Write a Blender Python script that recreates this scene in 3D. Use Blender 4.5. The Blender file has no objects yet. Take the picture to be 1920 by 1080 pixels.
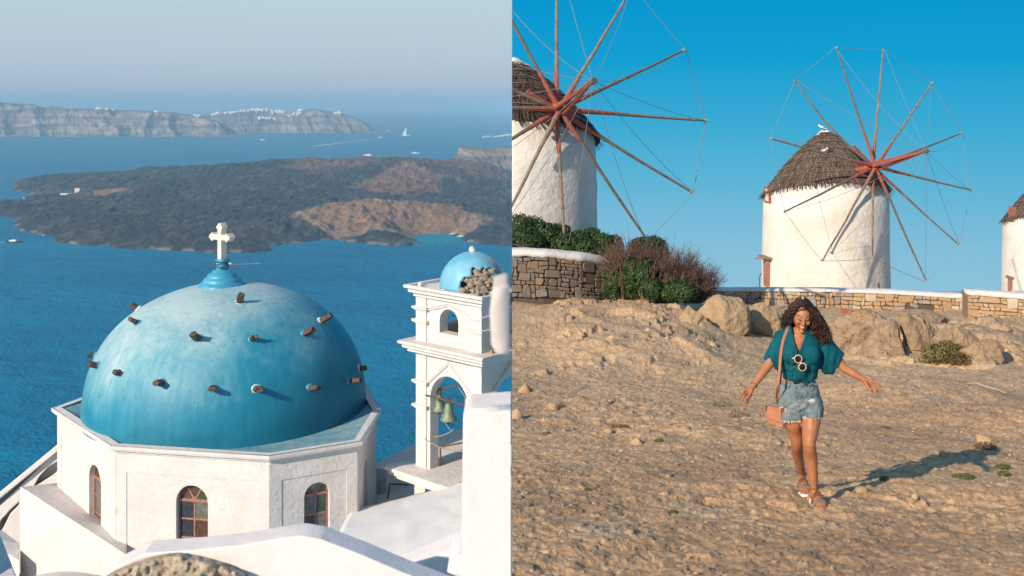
import bpy, bmesh, math, random
import numpy as np
from mathutils import Vector, Matrix
from mathutils.geometry import tessellate_polygon
random.seed(7); np.random.seed(7)
scene = bpy.context.scene
C = scene.collection
PI = math.pi
# ------------------------------------------------------------------ camera, sky, sun, exposure
cam_d = bpy.data.cameras.new('camera'); cam = bpy.data.objects.new('camera', cam_d); C.objects.link(cam)
cam.location = (0, 0, 0); cam.rotation_euler = (PI/2, 0, 0)
cam_d.lens = 37.5; cam_d.sensor_width = 36; cam_d.shift_y = -350/1920
cam_d.clip_start = 0.05; cam_d.clip_end = 90000
cam_d.dof.use_dof = True; cam_d.dof.focus_distance = 17; cam_d.dof.aperture_fstop = 5.6
scene.camera = cam
SUN_E, SUN_A = math.radians(26.4), math.radians(42)
world = bpy.data.worlds.new('World'); scene.world = world; world.use_nodes = True
wn = world.node_tree.nodes; wl = world.node_tree.links
sky = wn.new('ShaderNodeTexSky'); sky.sky_type = 'NISHITA'; sky.sun_disc = False
sky.sun_elevation = SUN_E; sky.sun_rotation = PI + SUN_A
sky.air_density = 1.0; sky.dust_density = 0.0; sky.ozone_density = 3.0; sky.altitude = 0
wn['Background'].inputs['Strength'].default_value = 0.13
# summer haze low in the sky, the same all round the horizon
wtc = wn.new('ShaderNodeTexCoord'); wsx = wn.new('ShaderNodeSeparateXYZ'); wl.new(wtc.outputs['Generated'], wsx.inputs[0])
wr = wn.new('ShaderNodeValToRGB'); wl.new(wsx.outputs['Z'], wr.inputs[0]); we = wr.color_ramp.elements
we[0].position = 0.0; we[0].color = (.225, .39, .565, 1); we[1].position = .5; we[1].color = (.30, .48, .66, 1)
for p_, c_ in ((.016, (.36, .485, .61)), (.042, (.455, .55, .65)), (.09, (.49, .63, .69)), (.2, (.44, .62, .71))):
    e_ = we.new(p_); e_.color = (*c_, 1)
wsc = wn.new('ShaderNodeVectorMath'); wsc.operation = 'SCALE'; wsc.inputs['Scale'].default_value = .87/0.13; wl.new(wr.outputs[0], wsc.inputs[0])
wf = wn.new('ShaderNodeMapRange'); wf.inputs['From Min'].default_value = .1; wf.inputs['From Max'].default_value = .6
wf.inputs['To Min'].default_value = .95; wf.inputs['To Max'].default_value = .3; wl.new(wsx.outputs['Z'], wf.inputs['Value'])
wm = wn.new('ShaderNodeMix'); wm.data_type = 'RGBA'; wl.new(wf.outputs[0], wm.inputs['Factor']); wl.new(sky.outputs[0], wm.inputs['A']); wl.new(wsc.outputs[0], wm.inputs['B'])
wl.new(wm.outputs['Result'], wn['Background'].inputs['Color'])
sun_d = bpy.data.lights.new('sun', 'SUN'); sun = bpy.data.objects.new('sun', sun_d); C.objects.link(sun)
sun_d.energy = 5.0; sun_d.angle = math.radians(0.5); sun_d.color = (1.0, 0.84, 0.66)
Ldir = Vector((math.sin(SUN_A)*math.cos(SUN_E), math.cos(SUN_A)*math.cos(SUN_E), -math.sin(SUN_E)))
sun.rotation_euler = Ldir.to_track_quat('-Z', 'Y').to_euler()
sun.location = (-20, -20, 30)
vs = scene.view_settings; vs.view_transform = 'Standard'; vs.look = 'None'; vs.exposure = 0.2; vs.gamma = 1.0
vs.use_curve_mapping = False
scene.cycles.max_bounces = 6; scene.cycles.volume_bounces = 0; scene.cycles.use_denoising = True
scene.cycles.transparent_max_bounces = 12

# ------------------------------------------------------------------ helpers
F = 2000.0
def P(px, py, d):                       # a spot of the place: sight line (px, py) at distance d
    return Vector(((px-960)/F*d, d, (190-py)/F*d))
ORG = {}
def tag(o, label=None, cat=None, group=None, kind=None):
    if label: o['label'] = label
    if cat: o['category'] = cat
    if group: o['group'] = group
    if kind: o['kind'] = kind
    return o
def thing(name, label, cat, loc, group=None):
    o = bpy.data.objects.new(name, None); C.objects.link(o); o.location = loc
    o.empty_display_size = .2
    ORG[o] = Vector(loc)
    return tag(o, label, cat, group)
def link(name, me, mats, parent=None, smooth=False, origin=None):
    if not isinstance(mats, (list, tuple)): mats = [mats]
    for m in mats: me.materials.append(m)
    o = bpy.data.objects.new(name, me); C.objects.link(o)
    off = None
    if parent is not None:
        o.parent = parent; off = ORG.get(parent); ORG[o] = off if off is not None else Vector((0, 0, 0))
    elif origin is not None:
        off = Vector(origin); o.location = off; ORG[o] = off
    if off is not None and off.length > 0: me.transform(Matrix.Translation(-off))
    if smooth: me.shade_smooth()
    return o
def mk(name, V, Fc, mats, parent=None, smooth=False, origin=None):
    me = bpy.data.meshes.new(name); me.from_pydata([tuple(v) for v in V], [], Fc); me.update()
    return link(name, me, mats, parent, smooth, origin)
def mkbm(name, bm, mats, parent=None, smooth=False, origin=None, recalc=True):
    if recalc: bmesh.ops.recalc_face_normals(bm, faces=bm.faces)
    me = bpy.data.meshes.new(name); bm.to_mesh(me); bm.free()
    return link(name, me, mats, parent, smooth, origin)
def grid_mesh(name, X, Y, Z):
    n, m = X.shape
    me = bpy.data.meshes.new(name)
    me.vertices.add(n*m)
    me.vertices.foreach_set('co', np.stack([X, Y, Z], -1).astype(np.float32).ravel())
    i = np.arange(n*m).reshape(n, m)
    q = np.stack([i[:-1, :-1], i[:-1, 1:], i[1:, 1:], i[1:, :-1]], -1).reshape(-1, 4)
    me.loops.add(q.size); me.loops.foreach_set('vertex_index', q.ravel().astype(np.int32))
    me.polygons.add(len(q)); me.polygons.foreach_set('loop_start', np.arange(0, q.size, 4, dtype=np.int32))
    me.update(calc_edges=True); me.validate()
    return me
def set_col(me, name, col):
    a = me.color_attributes.new(name, 'FLOAT_COLOR', 'POINT')
    c = np.concatenate([col.reshape(-1, 3), np.ones((col.size//3, 1))], 1)
    a.data.foreach_set('color', c.astype(np.float32).ravel())
# numpy value noise
def _h(ix, iy, iz):
    h = (ix.astype(np.int64)*374761393 + iy.astype(np.int64)*668265263 + iz.astype(np.int64)*1274126177) & 0xffffffff
    h = ((h ^ (h >> 13))*1274126177) & 0xffffffff
    h = h ^ (h >> 16)
    return (h & 0xffffff)/float(0xffffff)*2-1
def noise(x, y, z=0.0):
    x = np.asarray(x, float); y = np.asarray(y, float); z = np.zeros_like(x)+z
    fx, fy, fz = np.floor(x), np.floor(y), np.floor(z)
    a, b, c = x-fx, y-fy, z-fz
    a, b, c = [t*t*t*(t*(t*6-15)+10) for t in (a, b, c)]
    r = 0
    for dx in (0, 1):
        for dy in (0, 1):
            for dz in (0, 1):
                w = (a if dx else 1-a)*(b if dy else 1-b)*(c if dz else 1-c)
                r = r + w*_h(fx+dx, fy+dy, fz+dz)
    return r
def fbm(x, y, z=0.0, o=4, g=.5, ridged=False):
    s = 0; A = 1; f = 1; t = 0
    for k in range(o):
        n = noise(x*f+17.3*k, y*f-9.1*k, np.asarray(z)*f+3.7*k)
        if ridged: n = 1-2*np.abs(n)
        s = s+A*n; t += A; A *= g; f *= 2.03
    return s/t
def sstep(x, a, b):
    t = np.clip((np.asarray(x, float)-a)/(b-a), 0, 1); return t*t*(3-2*t)
def n1(*p): return float(noise(np.array([p[0]]), np.array([p[1]]), p[2] if len(p) > 2 else 0)[0])

# ------------------------------------------------------------------ materials
def mat(name, col, rough=.8, col2=None, nscale=6, bump=0, bscale=30, metal=0, spec=.5, detail=6, bdist=.02, spots=None, attr=None, coat=0, sub=0):
    m = bpy.data.materials.new(name); m.use_nodes = True
    nt = m.node_tree; N = nt.nodes; L = nt.links; b = N['Principled BSDF']
    b.inputs['Roughness'].default_value = rough; b.inputs['Metallic'].default_value = metal
    b.inputs['Specular IOR Level'].default_value = spec
    b.inputs['Base Color'].default_value = (*col, 1)
    if sub: b.inputs['Subsurface Weight'].default_value = sub; b.inputs['Subsurface Radius'].default_value = (.02, .008, .004)
    tc = N.new('ShaderNodeTexCoord')
    out = None
    if attr:
        at = N.new('ShaderNodeVertexColor'); at.layer_name = attr; out = at.outputs[0]
    if col2 is not None or attr:
        n = N.new('ShaderNodeTexNoise'); n.inputs['Scale'].default_value = nscale; n.inputs['Detail'].default_value = detail
        n.inputs['Roughness'].default_value = .62
        L.new(tc.outputs['Object'], n.inputs['Vector'])
        r = N.new('ShaderNodeValToRGB'); r.color_ramp.elements[0].position = .35; r.color_ramp.elements[1].position = .68
        L.new(n.outputs['Fac'], r.inputs['Fac'])
        mx = N.new('ShaderNodeMix'); mx.data_type = 'RGBA'
        if attr:
            mx.blend_type = 'MULTIPLY'; mx.inputs['Factor'].default_value = 1
            r.color_ramp.elements[0].color = (.62, .6, .6, 1); r.color_ramp.elements[1].color = (1.3, 1.3, 1.3, 1)
            L.new(out, mx.inputs['A']); L.new(r.outputs[0], mx.inputs['B'])
        else:
            L.new(r.outputs[0], mx.inputs['Factor'])
            mx.inputs['A'].default_value = (*col, 1); mx.inputs['B'].default_value = (*col2, 1)
        out = mx.outputs['Result']
    if spots:
        sc_, thr, scol = spots
        n2 = N.new('ShaderNodeTexNoise'); n2.inputs['Scale'].default_value = sc_; n2.inputs['Detail'].default_value = 8
        n2.inputs['Roughness'].default_value = .7
        L.new(tc.outputs['Object'], n2.inputs['Vector'])
        r2 = N.new('ShaderNodeValToRGB'); r2.color_ramp.elements[0].position = thr; r2.color_ramp.elements[1].position = thr+.07
        L.new(n2.outputs['Fac'], r2.inputs['Fac'])
        m2 = N.new('ShaderNodeMix'); m2.data_type = 'RGBA'
        L.new(r2.outputs[0], m2.inputs['Factor'])
        if out: L.new(out, m2.inputs['A'])
        else: m2.inputs['A'].default_value = (*col, 1)
        m2.inputs['B'].default_value = (*scol, 1); out = m2.outputs['Result']
    if out: L.new(out, b.inputs['Base Color'])
    if bump:
        nb = N.new('ShaderNodeTexNoise'); nb.inputs['Scale'].default_value = bscale; nb.inputs['Detail'].default_value = 8
        nb.inputs['Roughness'].default_value = .65
        L.new(tc.outputs['Object'], nb.inputs['Vector'])
        bp = N.new('ShaderNodeBump'); bp.inputs['Strength'].default_value = bump; bp.inputs['Distance'].default_value = bdist
        L.new(nb.outputs['Fac'], bp.inputs['Height']); L.new(bp.outputs[0], b.inputs['Normal'])
    return m
M = {}
M['white'] = mat('whitewash', (.68, .645, .62), .9, (.60, .555, .52), 1.1, .8, 6, bdist=.045, spots=(3.2, .60, (.56, .51, .465)))
M['white_near'] = mat('whitewash_near', (.76, .72, .70), .9, (.69, .64, .61), 3, .35, 16, bdist=.012, spots=(9, .68, (.60, .54, .49)))
M['pinkish'] = mat('aged_plaster', (.62, .55, .50), .9, (.72, .66, .61), 2, .5, 18)
M['ledge'] = mat('ledge_cement', (.10, .27, .35), .8, (.27, .39, .42), 2.2, .7, 14, spots=(3, .6, (.12, .42, .56)))
M['step_blue'] = mat('blue_gloss_paint', (.035, .26, .42), .42, (.07, .34, .50), 3, .35, 9)
M['cross'] = mat('cross_paint', (.74, .60, .49), .7, (.80, .69, .58), 9, .3, 40)
M['beam'] = mat('dark_stone', (.035, .026, .022), .85, (.16, .10, .07), 14, .9, 22)
M['mortar_pale'] = mat('pale_mortar', (.55, .62, .63), .9, (.25, .5, .6), 12, .6, 30)
M['frame_wood'] = mat('brown_window_wood', (.24, .10, .065), .7, (.40, .22, .16), 14, .5, 50)
M['rubble'] = mat('rubble', (.22, .17, .12), .95, (.40, .34, .27), 9, 1, 30, spots=(14, .6, (.14, .10, .07)))
M['bronze'] = mat('green_bronze', (.13, .20, .13), .55, (.25, .30, .21), 10, .4, 30, metal=.35)
M['iron'] = mat('rusty_iron', (.06, .04, .03), .7, (.16, .09, .06), 20, .3, 40)
M['rope'] = mat('rope', (.42, .36, .28), .9, (.3, .25, .2), 30)
def glass(name, c, r=.12):
    return mat(name, c, r, tuple(x*1.7+.01 for x in c), 7, .25, 16, spec=.6)
GL = [glass('glass_grey', (.10, .10, .085)), glass('glass_green', (.03, .05, .025)), glass('glass_blue', (.022, .026, .04)),
      glass('glass_brown', (.07, .035, .025)), glass('glass_teal', (.08, .15, .12))]

def dome_material():
    m = mat('dome_blue_paint', (.01, .2, .4), .5, None, 1, .5, 5, bdist=.03)
    nt = m.node_tree; N = nt.nodes; L = nt.links; b = N['Principled BSDF']
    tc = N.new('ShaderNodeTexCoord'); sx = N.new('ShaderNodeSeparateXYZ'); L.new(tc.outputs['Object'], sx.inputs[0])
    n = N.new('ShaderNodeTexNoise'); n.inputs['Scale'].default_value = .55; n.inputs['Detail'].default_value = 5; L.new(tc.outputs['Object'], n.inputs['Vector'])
    # rain washed, sun bleached crown: wear and painted sheen high up, deeper blue low
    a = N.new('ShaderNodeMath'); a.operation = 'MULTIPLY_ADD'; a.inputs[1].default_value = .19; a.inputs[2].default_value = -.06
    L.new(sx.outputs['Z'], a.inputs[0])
    mp2 = N.new('ShaderNodeMath'); mp2.operation = 'MULTIPLY_ADD'; mp2.inputs[1].default_value = -.055  # paler left, darker right: the sun's side shading put into the paint
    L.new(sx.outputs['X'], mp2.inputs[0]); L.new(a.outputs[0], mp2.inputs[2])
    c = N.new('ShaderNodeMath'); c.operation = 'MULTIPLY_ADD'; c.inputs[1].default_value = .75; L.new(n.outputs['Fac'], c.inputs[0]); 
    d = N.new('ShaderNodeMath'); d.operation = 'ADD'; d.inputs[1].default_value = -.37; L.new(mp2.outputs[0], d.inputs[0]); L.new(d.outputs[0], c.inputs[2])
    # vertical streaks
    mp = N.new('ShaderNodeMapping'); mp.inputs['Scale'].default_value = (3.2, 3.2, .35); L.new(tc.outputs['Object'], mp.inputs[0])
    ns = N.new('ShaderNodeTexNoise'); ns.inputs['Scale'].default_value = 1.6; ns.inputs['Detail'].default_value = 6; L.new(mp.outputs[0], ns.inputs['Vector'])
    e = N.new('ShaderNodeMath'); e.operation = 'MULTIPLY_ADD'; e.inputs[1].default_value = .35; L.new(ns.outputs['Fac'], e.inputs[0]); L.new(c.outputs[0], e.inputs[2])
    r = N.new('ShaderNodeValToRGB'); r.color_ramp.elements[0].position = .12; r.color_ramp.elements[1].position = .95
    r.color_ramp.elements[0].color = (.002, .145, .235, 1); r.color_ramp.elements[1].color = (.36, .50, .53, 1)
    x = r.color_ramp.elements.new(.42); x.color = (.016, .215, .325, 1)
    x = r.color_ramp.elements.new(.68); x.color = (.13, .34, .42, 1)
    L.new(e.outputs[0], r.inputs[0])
    # chips
    n3 = N.new('ShaderNodeTexNoise'); n3.inputs['Scale'].default_value = 3.3; n3.inputs['Detail'].default_value = 9; n3.inputs['Roughness'].default_value = .75
    L.new(tc.outputs['Object'], n3.inputs['Vector'])
    r3 = N.new('ShaderNodeValToRGB'); r3.color_ramp.elements[0].position = .72; r3.color_ramp.elements[1].position = .73; L.new(n3.outputs['Fac'], r3.inputs[0])
    mx = N.new('ShaderNodeMix'); mx.data_type = 'RGBA'; L.new(r3.outputs[0], mx.inputs['Factor']); L.new(r.outputs[0], mx.inputs['A'])
    mx.inputs['B'].default_value = (.62, .55, .50, 1)
    # hairline cracks in the render
    vo = N.new('ShaderNodeTexVoronoi'); vo.feature = 'DISTANCE_TO_EDGE'; vo.inputs['Scale'].default_value = .75
    nd = N.new('ShaderNodeTexNoise'); nd.inputs['Scale'].default_value = 1.8; nd.inputs['Detail'].default_value = 6; L.new(tc.outputs['Object'], nd.inputs['Vector'])
    va = N.new('ShaderNodeVectorMath'); va.operation = 'MULTIPLY_ADD'; va.inputs[1].default_value = (1.3, 1.3, 1.3); L.new(nd.outputs['Color'], va.inputs[0]); L.new(tc.outputs['Object'], va.inputs[2])
    L.new(va.outputs[0], vo.inputs['Vector'])
    rc = N.new('ShaderNodeMapRange'); rc.inputs['From Min'].default_value = .002; rc.inputs['From Max'].default_value = .009; rc.inputs['To Min'].default_value = .5; rc.inputs['To Max'].default_value = 0; L.new(vo.outputs['Distance'], rc.inputs['Value'])
    mc = N.new('ShaderNodeMix'); mc.data_type = 'RGBA'; L.new(rc.outputs[0], mc.inputs['Factor']); L.new(mx.outputs['Result'], mc.inputs['A']); mc.inputs['B'].default_value = (.03, .12, .17, 1)
    L.new(mc.outputs['Result'], b.inputs['Base Color'])
    b.inputs['Roughness'].default_value = .5; b.inputs['Specular IOR Level'].default_value = .4
    return m
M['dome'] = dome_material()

# ------------------------------------------------------------------ clipping the two places where they meet
CLIP_L, CLIP_R = -.004, 0.0
def clip(o, left=True):
    """the Santorini terrace ends at x<0, the Mykonos slope starts at x>=0"""
    me = o.data; bm = bmesh.new(); bm.from_mesh(me)
    off = ORG.get(o, Vector((0, 0, 0)))
    x = (CLIP_L if left else CLIP_R)-off.x
    no = (1, 0, 0) if left else (-1, 0, 0)
    r = bmesh.ops.bisect_plane(bm, geom=bm.verts[:]+bm.edges[:]+bm.faces[:], dist=1e-6, plane_co=(x, 0, 0), plane_no=no, clear_outer=True)
    ed = [g for g in r['geom_cut'] if isinstance(g, bmesh.types.BMEdge)]
    if ed:
        try: bmesh.ops.triangle_fill(bm, use_beauty=True, edges=ed)
        except Exception: pass
    bm.to_mesh(me); bm.free()
    if len(me.polygons) == 0: bpy.data.objects.remove(o); return None
    return o
def clip_tree(root, left=True):
    for ch in list(root.children):
        clip_tree(ch, left)
    if root.type == 'MESH': clip(root, left)

# ------------------------------------------------------------------ shape builders
def bm_box(bm, c, s, R=None):
    c = Vector(c); vs_ = []
    for i in (-1, 1):
        for j in (-1, 1):
            for k in (-1, 1):
                v = Vector((i*s[0]/2, j*s[1]/2, k*s[2]/2))
                if R is not None: v = R @ v
                vs_.append(bm.verts.new(c+v))
    for f in ((0, 1, 3, 2), (4, 6, 7, 5), (0, 4, 5, 1), (2, 3, 7, 6), (0, 2, 6, 4), (1, 5, 7, 3)):
        bm.faces.new([vs_[i] for i in f])
def basis(d):
    d = Vector(d).normalized(); a = Vector((0, 0, 1)) if abs(d.z) < .9 else Vector((1, 0, 0))
    u = d.cross(a).normalized(); v = d.cross(u).normalized(); return u, v
def bm_tube(bm, pts, rad, seg=8, cap=True, squash=None):
    """a tube through pts with radius per point"""
    pts = [Vector(p) for p in pts]; n = len(pts)
    if not hasattr(rad, '__len__'): rad = [rad]*n
    rings = []; u = None
    for i, p in enumerate(pts):
        d = (pts[min(i+1, n-1)]-pts[max(i-1, 0)])
        if d.length < 1e-9: d = Vector((0, 0, 1))
        d.normalize()
        if u is None: u, v = basis(d)
        else:
            u = (u-d*u.dot(d)); 
            if u.length < 1e-6: u, v = basis(d)
            u.normalize(); v = d.cross(u)
        ring = []
        for k in range(seg):
            a = 2*PI*k/seg
            ring.append(bm.verts.new(p+u*math.cos(a)*rad[i]+v*math.sin(a)*rad[i]*(squash or 1)))
        rings.append(ring)
    for i in range(n-1):
        for k in range(seg):
            bm.faces.new((rings[i][k], rings[i][(k+1) % seg], rings[i+1][(k+1) % seg], rings[i+1][k]))
    if cap:
        bm.faces.new(rings[0][::-1]); bm.faces.new(rings[-1])
def bm_lathe(bm, c, prof, seg=48, wob=0, close=True):
    c = Vector(c); rings = []
    for (r, z) in prof:
        ring = []
        for k in range(seg):
            a = 2*PI*k/seg; rr = r*(1+wob*math.sin(3*a+z*5)+wob*.6*math.sin(5*a+2))
            ring.append(bm.verts.new(c+Vector((math.cos(a)*rr, math.sin(a)*rr, z))))
        rings.append(ring)
    for i in range(len(rings)-1):
        for k in range(seg):
            bm.faces.new((rings[i][k], rings[i][(k+1) % seg], rings[i+1][(k+1) % seg], rings[i+1][k]))
    if close:
        bm.faces.new(rings[0][::-1]); bm.faces.new(rings[-1])
def bm_plate(bm, outer, holes, fr, w0, w1):
    """outline with holes in the frame fr(u,h,w), from depth w0 to w1"""
    loops = [outer]+holes
    l3 = [[Vector((a, b, 0)) for a, b in lp] for lp in loops]
    tri = tessellate_polygon(l3)
    flat = [p for lp in loops for p in lp]
    f = [bm.verts.new(fr(a, b, w0)) for a, b in flat]; k = [bm.verts.new(fr(a, b, w1)) for a, b in flat]
    for t in tri:
        try:
            bm.faces.new([f[i] for i in t]); bm.faces.new([k[i] for i in t][::-1])
        except ValueError: pass
    s = 0
    for lp in loops:
        n = len(lp)
        for i in range(n):
            a, b = s+i, s+(i+1) % n
            bm.faces.new((f[a], f[b], k[b], k[a]))
        s += n
def frame(p0, p1, z0, inward):
    p0 = Vector((p0[0], p0[1], 0)); p1 = Vector((p1[0], p1[1], 0)); u = (p1-p0).normalized()
    w = Vector((-u.y, u.x, 0))
    if w.dot(Vector((inward[0], inward[1], 0))-p0) < 0: w = -w
    return (lambda a, h, d: Vector((p0.x+u.x*a+w.x*d, p0.y+u.y*a+w.y*d, z0+h))), (p1-p0).length
def arch(cx, w, h0, h1, n=10):
    """an arched opening outline: bottom h0, crown h1"""
    r = w/2; sp = h1-r
    pts = [(cx-r, h0), (cx+r, h0), (cx+r, sp)]
    pts += [(cx+r*math.cos(PI*i/n), sp+r*math.sin(PI*i/n)) for i in range(1, n)]
    pts += [(cx-r, sp)]
    return pts
def bevel(o, w, seg=3, ang=35):
    b = o.modifiers.new('bevel', 'BEVEL'); b.width = w; b.segments = seg; b.limit_method = 'ANGLE'; b.angle_limit = math.radians(ang)
    return o
def apply_mods(o):
    dg = bpy.context.evaluated_depsgraph_get(); me = bpy.data.meshes.new_from_object(o.evaluated_get(dg))
    o.modifiers.clear(); old = o.data; o.data = me
    return o
def blob(bm, c, r, seed, sub=3, rough=.25, sq=(1, 1, 1), R=None, flat=0):
    """an irregular stone"""
    t = bmesh.new(); bmesh.ops.create_icosphere(t, subdivisions=sub, radius=1)
    P0 = np.array([v.co[:] for v in t.verts]); 
    rr = np.ones(len(P0))
    rng = random.Random(seed)
    for k in range(9):                                # planar cuts make it angular
        d = Vector((rng.uniform(-1, 1), rng.uniform(-1, 1), rng.uniform(-1, 1))).normalized(); h = rng.uniform(.55, .9)
        dp = P0 @ np.array(d[:]); m_ = dp*rr > h
        rr[m_] = h/dp[m_]
    rr = rr*(1+rough*fbm(P0[:, 0]*1.3+seed, P0[:, 1]*1.3, P0[:, 2]*1.3, 4, .55)+(rough*.22*fbm(P0[:, 0]*2.4+seed, P0[:, 1]*2.4, P0[:, 2]*3.4, 4, .6, True) if sub > 3 else 0))
    mp = {}
    for i, v in enumerate(t.verts):
        q = Vector(P0[i]*rr[i]); q = Vector((q.x*sq[0]*r, q.y*sq[1]*r, q.z*sq[2]*r))
        if R is not None: q = R @ q
        mp[v] = bm.verts.new(Vector(c)+q)
    for f in t.faces: bm.faces.new([mp[v] for v in f.verts])
    t.free()
# ================================================================== PLACE ONE: the caldera with the blue domed church (x < 0)
SEA = -300.0
# ---- sea
def sea_material():
    m = bpy.data.materials.new('sea_water'); m.use_nodes = True
    nt = m.node_tree; N = nt.nodes; L = nt.links; b = N['Principled BSDF']
    b.inputs['Base Color'].default_value = (.0005, .105, .235, 1); b.inputs['Roughness'].default_value = .4; b.inputs['IOR'].default_value = 1.04
    b.inputs['Specular IOR Level'].default_value = .12
    tc = N.new('ShaderNodeTexCoord')
    hs = None
    for sc_, amp, st in ((.055, 1.0, (1.0, 1.0, 1)), (.012, 2.2, (1, 1.6, 1)), (.22, .3, (1, 1, 1))):
        mp = N.new('ShaderNodeMapping'); mp.inputs['Scale'].default_value = st; mp.inputs['Rotation'].default_value = (0, 0, .6)
        L.new(tc.outputs['Object'], mp.inputs[0])
        n = N.new('ShaderNodeTexNoise'); n.inputs['Scale'].default_value = sc_; n.inputs['Detail'].default_value = 5; L.new(mp.outputs[0], n.inputs['Vector'])
        mm = N.new('ShaderNodeMath'); mm.operation = 'MULTIPLY'; mm.inputs[1].default_value = amp; L.new(n.outputs['Fac'], mm.inputs[0])
        if hs is None: hs = mm.outputs[0]
        else:
            ad = N.new('ShaderNodeMath'); ad.operation = 'ADD'; L.new(hs, ad.inputs[0]); L.new(mm.outputs[0], ad.inputs[1]); hs = ad.outputs[0]
    bp = N.new('ShaderNodeBump'); bp.inputs['Strength'].default_value = .8; bp.inputs['Distance'].default_value = 6; L.new(hs, bp.inputs['Height'])
    L.new(bp.outputs[0], b.inputs['Normal'])
    # broad currents and the shallow turquoise water in the island's bay
    n = N.new('ShaderNodeTexNoise'); n.inputs['Scale'].default_value = .0016; n.inputs['Detail'].default_value = 4
    mp = N.new('ShaderNodeMapping'); mp.inputs['Scale'].default_value = (1, 3.5, 1); L.new(tc.outputs['Object'], mp.inputs[0]); L.new(mp.outputs[0], n.inputs['Vector'])
    r = N.new('ShaderNodeValToRGB'); r.color_ramp.elements[0].position = .35; r.color_ramp.elements[1].position = .7
    r.color_ramp.elements[0].color = (.0001, .140, .265, 1); r.color_ramp.elements[1].color = (.0002, .190, .345, 1); L.new(n.outputs['Fac'], r.inputs[0])
    sb = N.new('ShaderNodeVectorMath'); sb.operation = 'DISTANCE'
    q = P(815, 449, 600000/(449-190)); sb.inputs[1].default_value = (q.x, q.y, SEA); L.new(tc.outputs['Object'], sb.inputs[0])
    r2 = N.new('ShaderNodeMapRange'); r2.inputs['From Min'].default_value = 25; r2.inputs['From Max'].default_value = 130
    r2.inputs['To Min'].default_value = .75; r2.inputs['To Max'].default_value = 0; L.new(sb.outputs['Value'], r2.inputs['Value'])
    mx = N.new('ShaderNodeMix'); mx.data_type = 'RGBA'; L.new(r2.outputs[0], mx.inputs['Factor']); L.new(r.outputs[0], mx.inputs['A'])
    mx.inputs['B'].default_value = (.015, .25, .30, 1)
    L.new(mx.outputs['Result'], b.inputs['Base Color'])
    return m
seaM = sea_material()
xs = -np.geomspace(1, 14001, 30)+1-.004; ys = np.geomspace(60, 38000, 60)
Xg, Yg = np.meshgrid(xs, ys)
sea = link('sea', grid_mesh('sea', Xg, Yg, Xg*0+SEA), seaM); tag(sea, kind='structure')
sea.data.flip_normals()

def seapt(px, py): d = -SEA*F/(py-190.0); return np.array([(px-960)/F*d, d])
def polydist(X, Y, poly):
    """signed distance (positive inside) from a polygon"""
    poly = np.array(poly); n = len(poly); D = np.full(X.shape, 1e18); ins = np.zeros(X.shape, bool)
    for i in range(n):
        a = poly[i]; b = poly[(i+1) % n]; e = b-a
        t = np.clip(((X-a[0])*e[0]+(Y-a[1])*e[1])/(e@e+1e-9), 0, 1)
        D = np.minimum(D, (X-a[0]-t*e[0])**2+(Y-a[1]-t*e[1])**2)
        c = (a[1] > Y) != (b[1] > Y)
        with np.errstate(divide='ignore', invalid='ignore'):
            ins ^= c & (X < (b[0]-a[0])*(Y-a[1])/(b[1]-a[1]+1e-12)+a[0])
    return np.where(ins, 1, -1)*np.sqrt(D)
landM = mat('lava_land', (.1, .1, .1), .95, attr='land', nscale=.045, bump=1, bscale=.09, bdist=9, detail=8)
# ---- the lava island
shore = [(-60, 404), (0, 406), (30, 408), (18, 418), (35, 431), (59, 438), (86, 441), (98, 444), (89, 453), (127, 459), (169, 462), (201, 460), (219, 465),
         (267, 467), (296, 470), (355, 472), (415, 474), (470, 474), (509, 471), (505, 462), (540, 458), (580, 454), (624, 449), (658, 454), (720, 460), (764, 462), (788, 455),
         (773, 444), (800, 439), (844, 438), (868, 441), (859, 450), (895, 458), (954, 461), (1000, 463), (1000, 336), (960, 334), (600, 330), (300, 330), (120, 334), (21, 343), (27, 357), (59, 364), (98, 367),
         (118, 373), (101, 379), (44, 379), (0, 386), (-60, 392)]
shp = [seapt(*s) for s in shore]
xs = np.linspace(-2150, -.004, 640); ys = np.geomspace(2080, 4400, 560)
Xg, Yg = np.meshgrid(xs, ys)
wx = Xg+14*fbm(Xg/60, Yg/60, 1, 3); wy = Yg+14*fbm(Xg/60, Yg/60, 5, 3)
D = polydist(wx, wy, shp)
PX = 960+F*Xg/Yg; 
core = sstep(D, 0, 650)
h = 5*sstep(D, 0, 12)+10*sstep(D, 10, 90)+26*core + 14*core*fbm(Xg/420, Yg/420, 2, 4)
h += sstep(D, 5, 60)*(13*fbm(Xg/30, Yg/34, 4, 4, .6, True)+12*fbm(Xg/130, Yg/130, 8, 3))
def bumpat(px, py, H, rx, ry, ang=0, lift=0):
    d = (-SEA-lift)*F/(py-190.0); cx, cy = (px-960)/F*d, d
    u = (Xg-cx)*math.cos(ang)+(Yg-cy)*math.sin(ang); v = -(Xg-cx)*math.sin(ang)+(Yg-cy)*math.cos(ang)
    r = np.sqrt((u/rx)**2+(v/ry)**2)
    return H*np.exp(-r**2*1.3), r
def bumpxy(cx, cy, H, rx, ry):
    r = np.sqrt(((Xg-cx)/rx)**2+((Yg-cy)/ry)**2); return H*np.exp(-r**2*1.3), r
b1, r1 = bumpxy(-282, 2520, 40, 205, 190)               # brown cone by the bay
b2, r2 = bumpxy(-318, 3230, 16, 120, 260)               # brown basin above it
b3, r3 = bumpat(860, 318, 55, 430, 420, 0, 60); b4, r4 = bumpat(610, 318, 42, 360, 420, 0, 50)
b5, r5 = bumpat(330, 345, 34, 420, 400, 0, 30); b6, r6 = bumpat(730, 328, 36, 170, 150, 0, 60)
h += (b1+b2*.6+b3+b4+b5+b6)*sstep(D, 0, 200)
h = np.where(D > 0, h, -4)
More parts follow.
